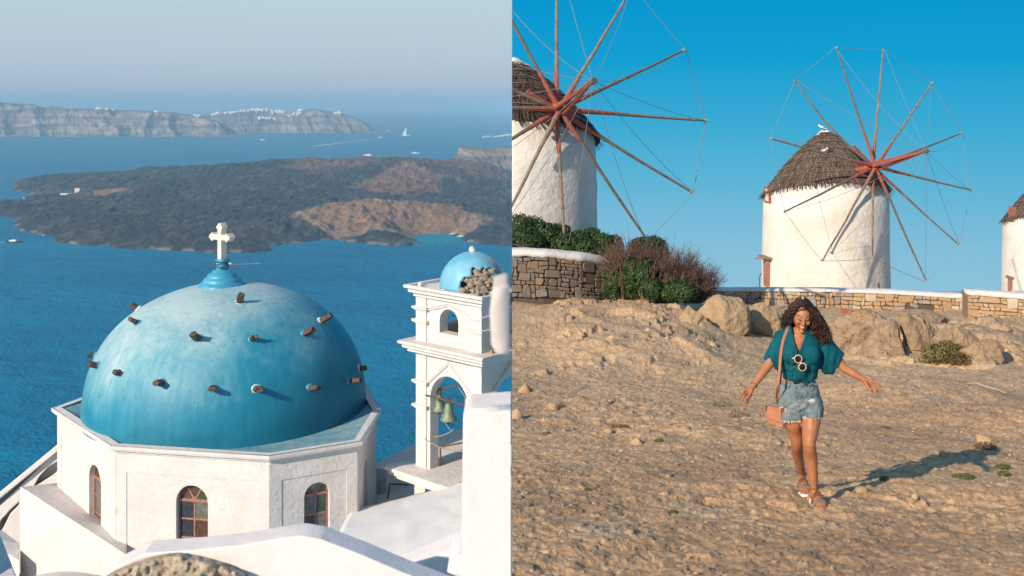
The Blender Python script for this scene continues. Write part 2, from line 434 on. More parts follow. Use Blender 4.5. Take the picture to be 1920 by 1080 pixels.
nz = fbm(Xg/90, Yg/90, 3, 5, .6); nz2 = fbm(Xg/25, Yg/25, 7, 4, .6)
lava = np.array([.012, .016, .020]); tuft = np.array([.080, .082, .075]); brown = np.array([.225, .115, .062]); brown2 = np.array([.29, .175, .10]); pale = np.array([.34, .24, .15])
def lerp(A, B, t): return A*(1-t[..., None])+B*t[..., None]
col = lerp(lava+0*Xg[..., None], tuft, np.clip(.22+1.3*nz2+.8*nz, 0, 1)*.85)
col = lerp(col, brown*.8, sstep(nz+.55*fbm(Xg/300, Yg/300, 12, 3), .34, .7)*.55*sstep(Yg, 2700, 3300))
br = np.clip(sstep(-r1+.42*nz+.2*nz2+.15*fbm(Xg/200, Yg/200, 31, 3), -1.12, -.95), 0, 1)
fr_ = sstep(Yg, 3400, 3650)*sstep(nz*.35-np.abs(PX-760)/260, -.95, -.7)
col = lerp(col, brown, np.maximum(sstep(-r2+.6*nz+.2*nz2, -1.15, -.9)*.75, fr_*.6))
col = lerp(col, lerp(brown+0*Xg[..., None], brown2, np.clip(.5+nz2+nz, 0, 1)), br)
col = lerp(col, lerp(pale+0*Xg[..., None], brown2, np.clip(.5+nz2, 0, 1)), sstep(-np.abs(r1-1.03)+.06*nz2, -.16, -.06)*sstep(-(Yg-2560-.0*Xg), -60, 60)*.8)
_, rs = bumpat(203, 368, 1, 62, 90, 0, 25); col = lerp(col, brown2, sstep(-rs+.4*nz, -1, -.7))
pt = sstep(-np.abs(r2-.85), -.05, -.02)*sstep(PX, 735, 760); col = lerp(col, np.array([.27, .22, .18]), pt*.5)
shoreline = sstep(-D, -14, -3)*sstep(D, 0, 2)*sstep(nz2, 0, .3); col = lerp(col, np.array([.30, .26, .20]), shoreline*.7)
me = grid_mesh('lava_island', Xg, Yg, SEA+h); set_col(me, 'land', col)
isl = link('lava_island', me, landM, smooth=True); tag(isl, 'long low island of dark lava with brown cinder slopes in the middle of the bay', 'island', kind='structure')
me.flip_normals()

# ---- far cliff islands
cliffM = mat('cliff_rock', (.2, .2, .2), .95, attr='land', nscale=.012, bump=1, bscale=.02, bdist=20, detail=8)
def cliff(name, prof, base_y, depth, x0, x1, nx, ny, seed, label, pale_amt=1, front=220):
    dB = -SEA*F/(base_y-190.0)
    ys = dB-90+np.concatenate([np.linspace(0, front+250, int(ny*.7)), np.linspace(front+260, depth, int(ny*.3))])
    xs = np.linspace(x0, x1, nx)
    Xg, Yg = np.meshgrid(xs, ys)
    PX = 960+F*Xg/Yg
    prof = np.array(prof, float)
    topz = (190-np.interp(PX, prof[:, 0], prof[:, 1]))/F*(dB+260)-SEA
    topz = np.where(PX > prof[-1, 0], 0, topz)
    yy = Yg-dB-40*fbm(Xg/700, Xg*0, seed, 3)-90*np.clip(fbm(Xg/260, Yg/2000, seed+2, 3), -1, .6)*(1-0)
    gul = fbm(Xg/230+Yg/500+.5*fbm(Xg/400, Yg/200, seed+8, 3), Yg/420, seed, 5, .6, True)
    t = np.clip((yy+85*gul)/front, 0, 1)
    step = .5*t+.5*(np.floor(t*5)+sstep(t*5-np.floor(t*5), .35, .9))/5
    h = topz*(step**.8)+sstep(t, .05, .5)*(10*gul)+sstep(t, .8, 1)*(8*fbm(Xg/300, Yg/300, seed, 4))
    back = sstep(-(Yg-(dB+depth-400)), -600, 0); 
    h = np.where(t <= 0, -6, h)*np.where(t > .99, np.clip(back, .3, 1), 1)
    g2 = fbm(Xg/160+gul, h/30, seed+5, 4, .6)
    c = lerp(np.array([.07, .055, .05])+0*Xg[..., None], np.array([.52, .40, .31]), np.clip(.38+.75*gul*.5+.6*g2, 0, 1)*pale_amt)
    c = lerp(c, np.array([.15, .14, .10]), sstep(t, .93, 1))
    c = lerp(c, np.array([.07, .065, .07]), sstep(np.sin(h/11+g2*1.3+fbm(Xg/500, h/40, 2, 2)*2), .4, .9)*.7)
    me = grid_mesh(name, Xg, Yg, SEA+h); set_col(me, 'land', c); me.flip_normals()
    o = link(name, me, cliffM, smooth=True); tag(o, label, 'island', kind='structure')
    return o
cliff('far_cliff', [(-200, 190), (0, 193), (59, 197), (80, 203), (98, 200), (130, 206), (184, 207), (255, 209), (326, 213), (370, 221), (395, 226), (409, 232), (420, 243), (427, 252)],
      256, 1500, -5900, -2350, 620, 200, 3, 'long banded cliff island at the far left under the haze')
cliff('far_headland', [(330, 222), (375, 221), (400, 217), (440, 211), (480, 207.5), (520, 213), (560, 214), (575, 207), (600, 207), (640, 215), (665, 224), (685, 233), (693, 240)],
      249, 1500, -3600, -1250, 500, 170, 9, 'far headland with white villages right of the banded cliffs', .8, 180)
cliff('near_islet', [(800, 322), (850, 300), (856, 290), (862, 276), (905, 280), (920, 281), (940, 276), (1000, 278)],
      334, 700, -560, -.004, 260, 170, 21, 'steep rocky islet behind the right end of the lava island', .5, 120)
# white villages: specks nobody could count
vb = bmesh.new(); rng = random.Random(4)
def houses(px0, px1, y0, y1, d, n):
    for _ in range(n):
        t = rng.random(); c = P(px0+(px1-px0)*t+rng.gauss(0, 2), y0+(y1-y0)*t-1.6+rng.gauss(0, 1.3), d-60+rng.uniform(-40, 40))
        bm_box(vb, c, (rng.uniform(10, 26), rng.uniform(9, 20), rng.uniform(9, 18)))
for a in ((26, 50, 201, 202, 9500, 40), (98, 128, 208, 210, 9480, 34), (98, 128, 213, 214, 9420, 16), (180, 215, 206.5, 207.5, 9500, 10), (120, 130, 205, 206, 9500, 6), (290, 300, 210, 211, 9500, 5), (366, 372, 219, 219, 9500, 8),
          (400, 470, 216, 209, 10400, 60), (470, 540, 207, 213, 10400, 60), (480, 520, 222, 224, 10350, 26), (540, 565, 219, 213, 10350, 40), (560, 566, 208, 207, 10400, 8), (630, 640, 213, 214, 10400, 8), (430, 500, 214, 222, 10380, 30)): houses(*a)
o = mkbm('village_houses', vb, mat('far_white', (.8, .77, .72), .9)); tag(o, 'white village houses scattered like specks along the far cliff tops', 'houses', kind='stuff')
# small white house and quay on the lava island
q = seapt(135, 372)
th = thing('quay_house', 'tiny white house beside a mooring on the left arm of the lava island', 'house', (q[0], q[1]+30, SEA+10))
b = bmesh.new(); bm_box(b, (q[0]+6, q[1]+30, SEA+22), (16, 12, 14)); mkbm('wall', b, M['white'], th)
b = bmesh.new(); bm_box(b, (q[0]-22, q[1]+10, SEA+12), (34, 10, 6)); mkbm('quay', b, M['white'], th)

# ---- boats
M['hull_dark'] = mat('hull_dark', (.05, .03, .025), .5); M['hull_white'] = mat('hull_white', (.8, .8, .8), .4); M['hull_red'] = mat('hull_red', (.35, .12, .08), .6)
M['foam'] = mat('foam', (.80, .84, .86), .9)
M['sail'] = mat('sail', (.8, .78, .74), .9)
def boat(px, py, L_, ang, hull, label, masts=0, wake=0, sail=False, wang=None, wcurve=0, ww=.28, group='boats on the bay'):
    s = seapt(px, py); loc = Vector((s[0], s[1], SEA)); R = Matrix.Rotation(ang, 3, 'Z')
    t = thing('boat', label, 'boat', loc, group)
    b = bmesh.new(); n = 9; rings = []
    for i in range(n):
        u = i/(n-1); w = L_*.13*math.sin(PI*min(1, .25+u*.95*.79))**.7 if u < 1 else .05*L_
        w = L_*.13*(1-max(0, (u-.45)/.55)**2.2)+.01; z1 = L_*(.075+.05*u*u)
        rings.append([b.verts.new(loc+R @ Vector(((u-.5)*L_, sg*w*k, z))) for sg, k, z in ((-1, 1, z1), (-1, .6, -.5), (1, .6, -.5), (1, 1, z1))])
    for i in range(n-1):
        for k in range(4): b.faces.new((rings[i][k], rings[i][(k+1) % 4], rings[i+1][(k+1) % 4], rings[i+1][k]))
    b.faces.new(rings[0]); b.faces.new(rings[-1][::-1])
    mkbm('hull', b, hull, t)
    b = bmesh.new(); bm_box(b, loc+R @ Vector((-.12*L_, 0, L_*.12)), (L_*.42, L_*.15, L_*.075), R); bm_box(b, loc+R @ Vector((-.05*L_, 0, L_*.165)), (L_*.16, L_*.11, L_*.04), R)
    mkbm('cabin', b, M['hull_white'], t)
    for i in range(masts):
        b = bmesh.new(); x = L_*(.25-.28*i); bm_tube(b, [loc+R @ Vector((x, 0, 0)), loc+R @ Vector((x, 0, L_*.62))], L_*.012, 6)
        bm_tube(b, [loc+R @ Vector((x-.03, -L_*.1, L_*.45)), loc+R @ Vector((x, L_*.1, L_*.45))], L_*.007, 5); mkbm('mast', b, M['hull_dark'], t)
    if sail:
        b = bmesh.new(); p = [loc+R @ Vector(v) for v in ((.05*L_, .1, L_*1.15), (.05*L_, .1, L_*.15), (-.45*L_, .2, L_*.15))]
        q_ = [v+R @ Vector((0, L_*.03, 0)) for v in p]; a1 = [b.verts.new(v) for v in p]; a2 = [b.verts.new(v) for v in q_]
        b.faces.new(a1); b.faces.new(a2[::-1])
        for i in range(3): b.faces.new((a1[i], a1[(i+1) % 3], a2[(i+1) % 3], a2[i]))
        mkbm('sail', b, M['sail'], t)
    if wake:
        b = bmesh.new(); a0 = ang+PI if wang is None else wang; p = loc+R @ Vector((-.45*L_, 0, 0)); prev = None; N_ = 14
        for i in range(N_+1):
            u = i/N_; a_ = a0+wcurve*u; p = p+Vector((math.cos(a_), math.sin(a_), 0))*wake/N_
            w = L_*ww*(.5+1.6*u)*(1-.35*u); s_ = Vector((-math.sin(a_), math.cos(a_), 0))*w*(1+.3*n1(i*.7, px))
            pr = (b.verts.new((p+s_)*1.0+Vector((0, 0, .8))), b.verts.new(p-s_+Vector((0, 0, .8))))
            if prev: b.faces.new((prev[0], prev[1], pr[1], pr[0]))
            prev = pr
        if b.verts: clip(mkbm('wake', b, M['foam'], t))
    return t
boat(28, 455, 36, -.05, M['hull_dark'], 'dark two masted excursion boat with a white wake at the far left edge', 2, 70, ww=.1)
boat(83, 442, 14, .2, M['hull_dark'], 'small dark boat tucked against the lava shore near the left tip', 0)
boat(432, 497, 22, .1, M['hull_red'], 'reddish wooden boat with two masts passing just right of the church cross', 2, 60, ww=.05, wang=.25)
boat(762, 440, 38, 1.0, M['hull_white'], 'white excursion boat moored at the mouth of the turquoise cove', 0)
boat(851, 441, 26, .6, M['hull_red'], 'reddish boat moored at the right side of the turquoise cove', 0)
boat(865, 444, 20, .2, M['hull_white'], 'small white boat beside the reddish one in the turquoise cove', 0)
boat(48, 373, 26, 0, M['hull_dark'], 'little dark boat in the inlet between the two left arms of the lava island', 0)
boat(492, 263, 45, 0, M['hull_white'], 'white boat speck below the far headland with the villages', 0)
boat(716, 259, 75, .9, M['hull_white'], 'white motor boat trailing a faint wake on the open sea', 0, 1500, ww=.10, wang=-1.72)
boat(761, 255, 70, 0, M['hull_white'], 'white sailing boat alone on the hazy water', 0, sail=True)
boat(690, 292, 55, 2.6, M['hull_white'], 'small white boat with a short streak just beyond the lava island', 0, 110, ww=.12)
boat(779, 288, 50, 0, M['hull_white'], 'flat white boat between sailing boat and the lava island', 0)
boat(728, 246, 50, .3, M['hull_white'], 'pale far boat nearest the horizon above the motor boat', 0)
boat(913, 258, 95, 3.7, M['hull_white'], 'fast ferry throwing a long curved white wake at the right edge of the bay', 0, 1150, wang=1.40, wcurve=-.05, ww=.42)

# ---- haze: one box of air over the bay
hz = bpy.data.materials.new('haze'); hz.use_nodes = True; N = hz.node_tree.nodes; N.remove(N['Principled BSDF'])
pv = N.new('ShaderNodeVolumePrincipled'); pv.inputs['Color'].default_value = (.42, .74, 1.0, 1); pv.inputs['Density'].default_value = .85e-4
pv.inputs['Anisotropy'].default_value = 0.0
hz.node_tree.links.new(pv.outputs[0], N['Material Output'].inputs['Volume'])
b = bmesh.new(); x0, x1, y0, y1, z0, z1 = -16000, -.002, -60, 39000, SEA-12, 25
bm_box(b, ((x0+x1)/2, (y0+y1)/2, (z0+z1)/2), (x1-x0, y1-y0, z1-z0)); o = mkbm('haze', b, hz); tag(o, kind='stuff')

# ================================================================== the church
cc = Vector((-9.62, 36.12, 0)); ZL = -10.2
th = thing('church', 'octagonal white church with a big weathered blue dome and a cross on top', 'church', (cc.x, cc.y, -14.6))
OV = [Vector((x, y)) for x, y in ((-15.3, 35.3), (-11.82, 31.35), (-6.93, 30.45), (-4.42, 31.8), (-4.26, 35.1), (-5.6, 39.6), (-9.6, 41.5), (-13.6, 39.9))]
c2 = Vector((cc.x, cc.y))
def off_poly(poly, o):
    """offset a convex polygon outward"""
    n = len(poly); out = []
    for i in range(n):
        a, b_, c_ = poly[i-1], poly[i], poly[(i+1) % n]
        n1_ = Vector((b_.y-a.y, a.x-b_.x)).normalized(); n2_ = Vector((c_.y-b_.y, b_.x-c_.x)).normalized()
        m_ = (n1_+n2_); m_ = m_/m_.length_squared*2
        s_ = 1 if m_.dot(b_-c2) > 0 else -1
        out.append(b_+m_*o*s_)
    return out
BP = off_poly(OV, -.22)
wins = {0: (.66, 1.0), 1: (.50, 1.0), 2: (.53, .78), 3: (.45, .7)}
b = bmesh.new(); brd = bmesh.new()
zt, zb = ZL-.25, -14.6
frames = []
for i in range(8):
    p0, p1 = BP[i], BP[(i+1) % 8]
    fr, ln = frame(p0, p1, zb, c2)
    H = zt-zb; outer = [(0, 0), (ln, 0), (ln, H), (0, H)]; holes = []
    if i in wins:
        f, w = wins[i]; cx = ln*f; hole = arch(cx, w, -13.35-zb, -11.2-zb); holes = [hole[::-1]]
        frames.append((i, fr, cx, w))
        e = .34
        bm_plate(brd, [(.003, 0), (ln-.003, 0), (ln-.003, H), (.003, H)], [[(e, .003), (e, H-.5), (ln-e, H-.5), (ln-e, .003)]], fr, -.022, .003)
    bm_plate(b, outer, holes, fr, 0, .32)
mkbm('wall', b, M['white'], th); o = mkbm('wall_border', brd, M['white'], th); bevel(o, .008, 2)
b = bmesh.new(); rings = []
for off, z in ((-.2, zt-.02), (.02, zt+.0), (.02, zt+.06), (.07, zt+.08), (.07, zt+.13), (.16, zt+.16), (.18, zt+.22), (.18, zt+.30), (-.1, zt+.305)):
    rings.append([b.verts.new((v.x, v.y, z)) for v in off_poly(BP, off)])
for r0, r1_ in zip(rings[:-1], rings[1:]):
    for k in range(8): b.faces.new((r0[k], r0[(k+1) % 8], r1_[(k+1) % 8], r1_[k]))
o = mkbm('cornice', b, M['white'], th)
# ledge sheet
b = bmesh.new(); r0 = off_poly(BP, .16); n = 96; outr = []; inn = []
def on_poly(poly, a):
    d = Vector((math.cos(a), math.sin(a))); best = None
    for i in range(len(poly)):
        p, q_ = poly[i]-c2, poly[(i+1) % len(poly)]-c2; e = q_-p; den = d.x*(-e.y)+d.y*e.x
        if abs(den) < 1e-9: continue
        t = (p.x*(-e.y)+p.y*e.x)/den; s = (d.x*p.y-d.y*p.x)/den
        if t > 0 and -1e-6 <= s <= 1+1e-6: best = t if best is None else min(best, t)
    return c2+d*best
angs = sorted([2*PI*k/n for k in range(n)]+[math.atan2((v-c2).y, (v-c2).x) % (2*PI) for v in r0])
for a in angs:
    v = on_poly(r0, a); outr.append(b.verts.new((v.x, v.y, ZL+.062))); inn.append(b.verts.new((c2.x+math.cos(a)*4.6, c2.y+math.sin(a)*4.55, ZL-.12)))
for k in range(len(angs)): b.faces.new((outr[k], outr[(k+1) % len(angs)], inn[(k+1) % len(angs)], inn[k]))
mkbm('roof_ledge', b, M['ledge'], th)
# dome
RD, HD = 4.62, 4.24; ZD = ZL-.2
def rdome(h): return RD*max(0, 1-(h/HD)**2.45)**.5*(1-.0*h)
seg, nr = 160, 70; Vv = []; Ff = []
for i in range(nr+1):
    h_ = HD*math.sin(PI/2*i/nr); r_ = rdome(h_)
    if i < 3: r_ += (3-i)*.012
    for k in range(seg):
        a = 2*PI*k/seg; ww_ = 1+.006*n1(math.cos(a)*2+5, math.sin(a)*2, h_*.7)
        Vv.append((cc.x+r_*ww_*math.cos(a), cc.y+r_*ww_*math.sin(a), ZD+h_))
for i in range(nr):
    for k in range(seg): Ff.append((i*seg+k, i*seg+(k+1) % seg, (i+1)*seg+(k+1) % seg, (i+1)*seg+k))
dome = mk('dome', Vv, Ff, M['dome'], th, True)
dome.location = (0, 0, ZD+14.6); dome.data.transform(Matrix.Translation((0, 0, -(ZD+14.6))))
def hit_dome(px, py):
    d = P(px, py, 1.0); best = None; t = 29.0
    while t < 42:
        p = d*t; h_ = p.z-ZD; r_ = math.hypot(p.x-cc.x, p.y-cc.y)
        if 0 <= h_ < HD and r_ <= rdome(h_): return p
        if h_ >= -1 and h_ < HD:
            e = r_-rdome(min(max(h_, 0), HD)); 
            if best is None or e < best[0]: best = (e, p.copy())
        t += .01
    p = best[1]; a = math.atan2(p.y-cc.y, p.x-cc.x); h_ = max(0, p.z-ZD); r_ = rdome(h_)
    return Vector((cc.x+r_*math.cos(a), cc.y+r_*math.sin(a), p.z))
pegs = [(236, 580), (258, 606), (370, 635), (450, 567), (474, 636), (572, 626), (602, 602), (169, 668), (184, 685), (226, 699), (304, 718), (400, 728), (481, 729), (582, 727), (655, 714), (673, 691)]
for i, (px, py) in enumerate(pegs):
    p = hit_dome(px, py); h_ = p.z-ZD; dr = (rdome(h_+.01)-rdome(max(h_-.01, 0)))/.02
    a = math.atan2(p.y-cc.y, p.x-cc.x); nrm = Vector((math.cos(a), math.sin(a), -dr*.5)).normalized()
    u, v = basis(nrm); v = -v if v.z < 0 else v
    Rm = Matrix((u, v, nrm)).transposed(); rng = random.Random(i)
    s = rng.uniform(.10, .125); L_ = rng.uniform(.24, .46)*(.7 if px < 260 else 1)
    b = bmesh.new(); rings = []
    for k in range(6):
        t = k/5; ring = []
        for j in range(8):
            an = 2*PI*j/8+PI/8; rr = s*(1.18 if j % 2 else 1.0)*(1-.12*t)*(1+.22*n1(j*1.7+i*3, k*.9))
            ring.append(b.verts.new(p+Rm @ Vector((math.cos(an)*rr*1.15, math.sin(an)*rr*.8, -.15+t*(L_+.15)+.05*n1(j+.3, i)))))
        rings.append(ring)
    for k in range(5):
        for j in range(8): b.faces.new((rings[k][j], rings[k][(j+1) % 8], rings[k+1][(j+1) % 8], rings[k+1][j]))
    b.faces.new(rings[-1]); b.faces.new(rings[0][::-1])
    o = mkbm('stone_peg', b, M['beam'], th)
    b = bmesh.new(); rings = []
    for k, (rr, zz) in enumerate(((s*1.3, -.04), (s*1.15, .03), (s*.95, .045))):
        rings.append([b.verts.new(p+Rm @ Vector((math.cos(2*PI*j/10)*rr*1.2*(1+.15*n1(j, i, k)), math.sin(2*PI*j/10)*rr, zz))) for j in range(10)])
    for k in range(2):
        for j in range(10): b.faces.new((rings[k][j], rings[k][(j+1) % 10], rings[k+1][(j+1) % 10], rings[k+1][j]))
    mkbm('collar', b, M['step_blue' if i % 3 else 'mortar_pale'], o, True)
# finial
fx = cc.x+(-.20); fc = (fx, cc.y, 0); zf = ZD+HD-.12
b = bmesh.new()
prof = [(.80, zf-.12), (.80, zf+.02), (.77, zf+.12), (.66, zf+.17), (.63, zf+.19), (.63, zf+.25), (.58, zf+.31), (.50, zf+.34), (.49, zf+.36), (.47, zf+.43), (.38, zf+.48), (.34, zf+.50), (.30, zf+.56), (.20, zf+.60)]
bm_lathe(b, fc, prof, 64, .02); o = mkbm('finial_steps', b, M['step_blue'], th, True)
b = bmesh.new(); bm_lathe(b, fc, [(.19, zf+.5), (.17, zf+.60), (.19, zf+.66), (.20, zf+.8), (.17, zf+.84), (.215, zf+.86), (.215, zf+.93), (.13, zf+.95)], 40, .06); mkbm('finial_neck', b, M['step_blue'], th, True)
b = bmesh.new()
for k in range(5):
    pts = [(fx+math.cos(a)*(.215+.012*math.sin(a*7+k)), cc.y+math.sin(a)*.215, zf+.66+.06*k+.03*math.sin(a*2+k*2)) for a in [2*PI*j/24 for j in range(25)]]
    bm_tube(b, pts, .017, 6)
for k in range(4): bm_tube(b, [(fx-.2, cc.y-.08-.02*k, zf+.92-.02*k), (fx-.27, cc.y-.1, zf+.8-.05*k), (fx-.24, cc.y-.12, zf+.66)], .016, 6)
mkbm('tied_cord', b, mat('blue_cord', (.02, .12, .2), .8), th)
# cross
zc0 = zf+.88; H_ = 1.27
def crossframe(a, h, w):
    an = math.radians(-32); return Vector((fx+a*math.cos(an)-w*math.sin(an)*1, cc.y+a*math.sin(an)+w*math.cos(an), zc0+h))
b = bmesh.new(); tt = .12
def cr_plate(pts, t): bm_plate(b, pts, [], crossframe, -t, t)
cr_plate([(-.085, 0), (.085, 0), (.085, H_-.1), (-.085, H_-.1)], tt)
cr_plate([(-.36, .72), (.36, .72), (.36, .90), (-.36, .90)], tt-.002)
k_ = 0
for (ex, ey, dx, dy) in ((0, H_-.12, 0, 1), (-.36, .81, -1, 0), (.36, .81, 1, 0)):
    for (ox, oy, r_) in ((dx*.06, dy*.06, .075), (dy*.075+dx*-.01, dx*.075+dy*-.01, .062), (-dy*.075+dx*-.01, -dx*.075+dy*-.01, .062)):
        k_ += 1; cr_plate([(ex+ox+r_*math.cos(2*PI*j/16), ey+oy+r_*math.sin(2*PI*j/16)) for j in range(16)], tt+.002*k_)
mkbm('cross', b, M['cross'], th)
# windows
def window(i, fr, cx, w, z0, z1, zref, rows=3):
    """brown wooden frame with coloured panes"""
    h0, h1 = z0-zref, z1-zref; r = w/2; sp = h1-r
    b = bmesh.new(); t = .055
    inner = [(cx+(x-cx)*(1-2*t/w), h0+t if y <= h0+.01 else (sp+(y-sp)*(1-2*t/w) if y > sp else y)) for x, y in arch(cx, w, h0, h1, 12)]
    bm_plate(b, arch(cx, w, h0, h1, 12), [inner[::-1]], fr, .15, .22)
    fo = mkbm('window', b, M['frame_wood'], th); bars = bmesh.new()
    def rect(a0, a1, b0, b1, w0=.16, w1=.21): bm_plate(bars, [(a0, b0), (a1, b0), (a1, b1), (a0, b1)], [], fr, w0, w1)
    rect(cx-.025, cx+.025, h0+.01, sp, .158); rect(cx-r+.02, cx+r-.02, sp-.04, sp+.04, .148, .2)
    ph = (sp-h0)/rows
    for k in range(1, rows): rect(cx-r+.02, cx+r-.02, h0+k*ph-.025, h0+k*ph+.025, .163)
    for an in (60, 120):
        a = math.radians(an); d = Vector((math.cos(a), math.sin(a))); s = Vector((-d.y, d.x))*.022; c_ = Vector((cx, sp)); e = c_+d*(r-.02)
        bm_plate(bars, [tuple(c_-s), tuple(e-s), tuple(e+s), tuple(c_+s)], [], fr, .168, .205)
    bm_plate(bars, [(cx+.11*math.cos(PI*j/8), sp+.11*math.sin(PI*j/8)) for j in range(9)], [], fr, .152, .2)
    mkbm('muntin', bars, M['frame_wood'], fo)
    rng = random.Random(i*7+3)
    for k in range(rows):
        for s in (-1, 1):
            b = bmesh.new(); a0, a1 = (cx-r+.01, cx-.001) if s < 0 else (cx+.001, cx+r-.01); tl = rng.uniform(-.006, .006)
            bm_plate(b, [(a0, h0+k*ph+.001), (a1, h0+k*ph+.001), (a1, h0+(k+1)*ph-.001), (a0, h0+(k+1)*ph-.001)], [], fr, .180+tl, .192+tl)
            mkbm('pane', b, GL[rng.choice([0, 0, 3, 0, 3, 1, 0, 2])], fo)
    for j, an in enumerate((0, 60, 120)):
        b = bmesh.new(); q_ = [(cx, sp)]+[(cx+(r-.015)*math.cos(math.radians(an+60*k/5)), sp+(r-.015)*math.sin(math.radians(an+60*k/5))) for k in range(6)]
        bm_plate(b, q_, [], fr, .182+.001*j, .193); mkbm('pane', b, GL[(1, 3, 3)[j] if i != 2 else (1, 4, 3)[j]], fo)
for i, fr, cx, w in frames: window(i, fr, cx, w, -13.35, -11.2, zb)
b = bmesh.new(); bm_tube(b, [P(424, 993, 31.2), P(424, 993, 31.75)], .12, 14); mkbm('roof_spout', b, M['iron'], th)
b = bmesh.new(); bm_plate(b, off_poly(BP, -.5)and[(v.x, v.y) for v in off_poly(BP, -.5)], [], lambda a, h, w: Vector((a, h, w)), -14.0, -13.9); mkbm('inner_floor', b, M['beam'], th)

# ================================================================== bell tower
e1 = Vector((.7545, -.6563)); e2 = Vector((.6563, .7545)); TL = Vector((-3.39, 33.2))
TH = thing('bell_tower', 'white two storey bell tower with arches and a small broken blue dome', 'bell tower', (-1.03, 33.36, -16))
def tower_pt(u, v, z): q_ = TL+e1*u+e2*v; return Vector((q_.x, q_.y, z))
W = 3.34
def tbox(b, u0, u1, v0, v1, z0, z1):
    c = [[b.verts.new(tower_pt(u, v, z)) for u, v in ((u0, v0), (u1, v0), (u1, v1), (u0, v1))] for z in (z0, z1)]
    for k in range(4): b.faces.new((c[0][k], c[0][(k+1) % 4], c[1][(k+1) % 4], c[1][k]))
    b.faces.new(c[0][::-1]); b.faces.new(c[1])
def slab(name, z1, th_, out, lip=True):
    b = bmesh.new()
    n = 4; prof = ((.22, 0), (.22, .30), (.10, .36), (.10, .68), (0, .74), (0, 1.0))
    rings = [[b.verts.new(tower_pt(u, v, z1-th_+th_*f)) for u, v in ((-out+i_, -out+i_), (W+out-i_, -out+i_), (W+out-i_, W+out-i_), (-out+i_, W+out-i_))] for i_, f in prof]
    for a, c in zip(rings[:-1], rings[1:]):
        for k in range(4): b.faces.new((a[k], a[(k+1) % 4], c[(k+1) % 4], c[k]))
    if lip:
        r = [[b.verts.new(tower_pt(u, v, z)) for u, v in ((-out+.14, -out+.14), (W+out-.14, -out+.14), (W+out-.14, W+out-.14), (-out+.14, W+out-.14))] for z in (z1, z1-.1)]
        for a, c in ((rings[-1], r[0]), (r[0], r[1])):
            for k in range(4): b.faces.new((a[k], a[(k+1) % 4], c[(k+1) % 4], c[k]))
        b.faces.new(r[1])
    else: b.faces.new(rings[-1])
    b.faces.new(rings[0][::-1])
    o = mkbm(name, b, M['white'], TH); bevel(o, .012, 2); return o
Z1, Z2, Z3 = -5.70, -7.43, -11.35
slab('top_cornice', Z1, .36, 0, True); slab('middle_cornice', Z2, .34, .13, False)
slab('lower_platform', Z3, .36, .42, False)
IN = .33
def tface(fr, ln, z0, z1, aw, ah0, ah1, name):
    b = bmesh.new(); hole = arch(ln/2, aw, ah0-z0, ah1-z0, 12)
    H = z1-z0
    if ah0 <= z0+.001:
        # opening down to the floor: outline with a notch
        out = [(0, 0), (ln/2-aw/2, 0)]+[(x, y) for x, y in hole[2:]][::-1]+[(ln/2+aw/2, 0), (ln, 0), (ln, H), (0, H)]
        out = [(0, 0), (ln/2-aw/2, 0)]+hole[:1:-1]+[(ln/2+aw/2, 0), (ln, 0), (ln, H), (0, H)]
        bm_plate(b, out, [], fr, 0, .36)
    else: bm_plate(b, [(0, 0), (ln, 0), (ln, H), (0, H)], [hole[::-1]], fr, 0, .36)
    return b
cor = [(IN, IN), (W-IN, IN), (W-IN, W-IN), (IN, W-IN)]
cen = TL+(e1+e2)*W/2
for (zlo, zhi, aw, a0, a1, nm) in ((Z2, Z1-.36, .80, Z2+.36, Z2+1.12, 'upper_wall'), (Z3, Z2-.34, 1.62, Z3, Z2-.92, 'lower_wall')):
    b = bmesh.new()
    for k in range(4):
        q0 = TL+e1*cor[k][0]+e2*cor[k][1]; q1 = TL+e1*cor[(k+1) % 4][0]+e2*cor[(k+1) % 4][1]
        fr, ln = frame(q0, q1, zlo+.0, cen)
        t = tface(fr, ln, zlo, zhi, aw, a0, a1, nm)
        me = bpy.data.meshes.new('t'); t.to_mesh(me); t.free(); b.from_mesh(me); bpy.data.meshes.remove(me)
    o = mkbm(nm, b, M['white'], TH)
    # corner pilasters and their bands
    for k in range(4):
        u, v = cor[k]; su = -1 if u < W/2 else 1; sv = -1 if v < W/2 else 1; pw = .40
        b = bmesh.new(); us = sorted((u+su*.05, u-su*pw)); vs_ = sorted((v+sv*.05, v-sv*pw)); tbox(b, us[0], us[1], vs_[0], vs_[1], zlo+.001, zhi-.001)
        o = mkbm('pilaster', b, M['white'], TH); 
        for zz in ((zhi-.42, zhi-.82) if nm == 'upper_wall' else (zhi-1.0, zhi-1.75)):
            b = bmesh.new()
            for e, h0, h1 in ((.05, 0, .05), (.10, .05, .12)):
                us = sorted((u+su*(.05+e), u-su*(pw+e))); vs_ = sorted((v+sv*(.05+e), v-sv*(pw+e))); tbox(b, us[0], us[1], vs_[0], vs_[1], zz+h0+.001, zz+h1)
            mkbm('capital', b, M['white'], o)
    # pediment mouldings over the two front faces
    for k in (0, 1, 3):
        q0 = TL+e1*cor[k][0]+e2*cor[k][1]; q1 = TL+e1*cor[(k+1) % 4][0]+e2*cor[(k+1) % 4][1]
        fr, ln = frame(q0, q1, zlo, cen); H = zhi-zlo
        b = bmesh.new(); ap = H-(.16 if nm == 'upper_wall' else .22); lo = ap-(.25 if nm == 'upper_wall' else .75)
        for (o_, t_) in ((0, .05), (.07, .03)):
            bm_plate(b, [(.42, lo+o_), (ln/2, ap+o_), (ln-.42, lo+o_), (ln-.42, lo+o_+t_), (ln/2, ap+o_+t_), (.42, lo+o_+t_)], [], fr, -.05, .003)
        mkbm('pediment', b, M['white'], TH)
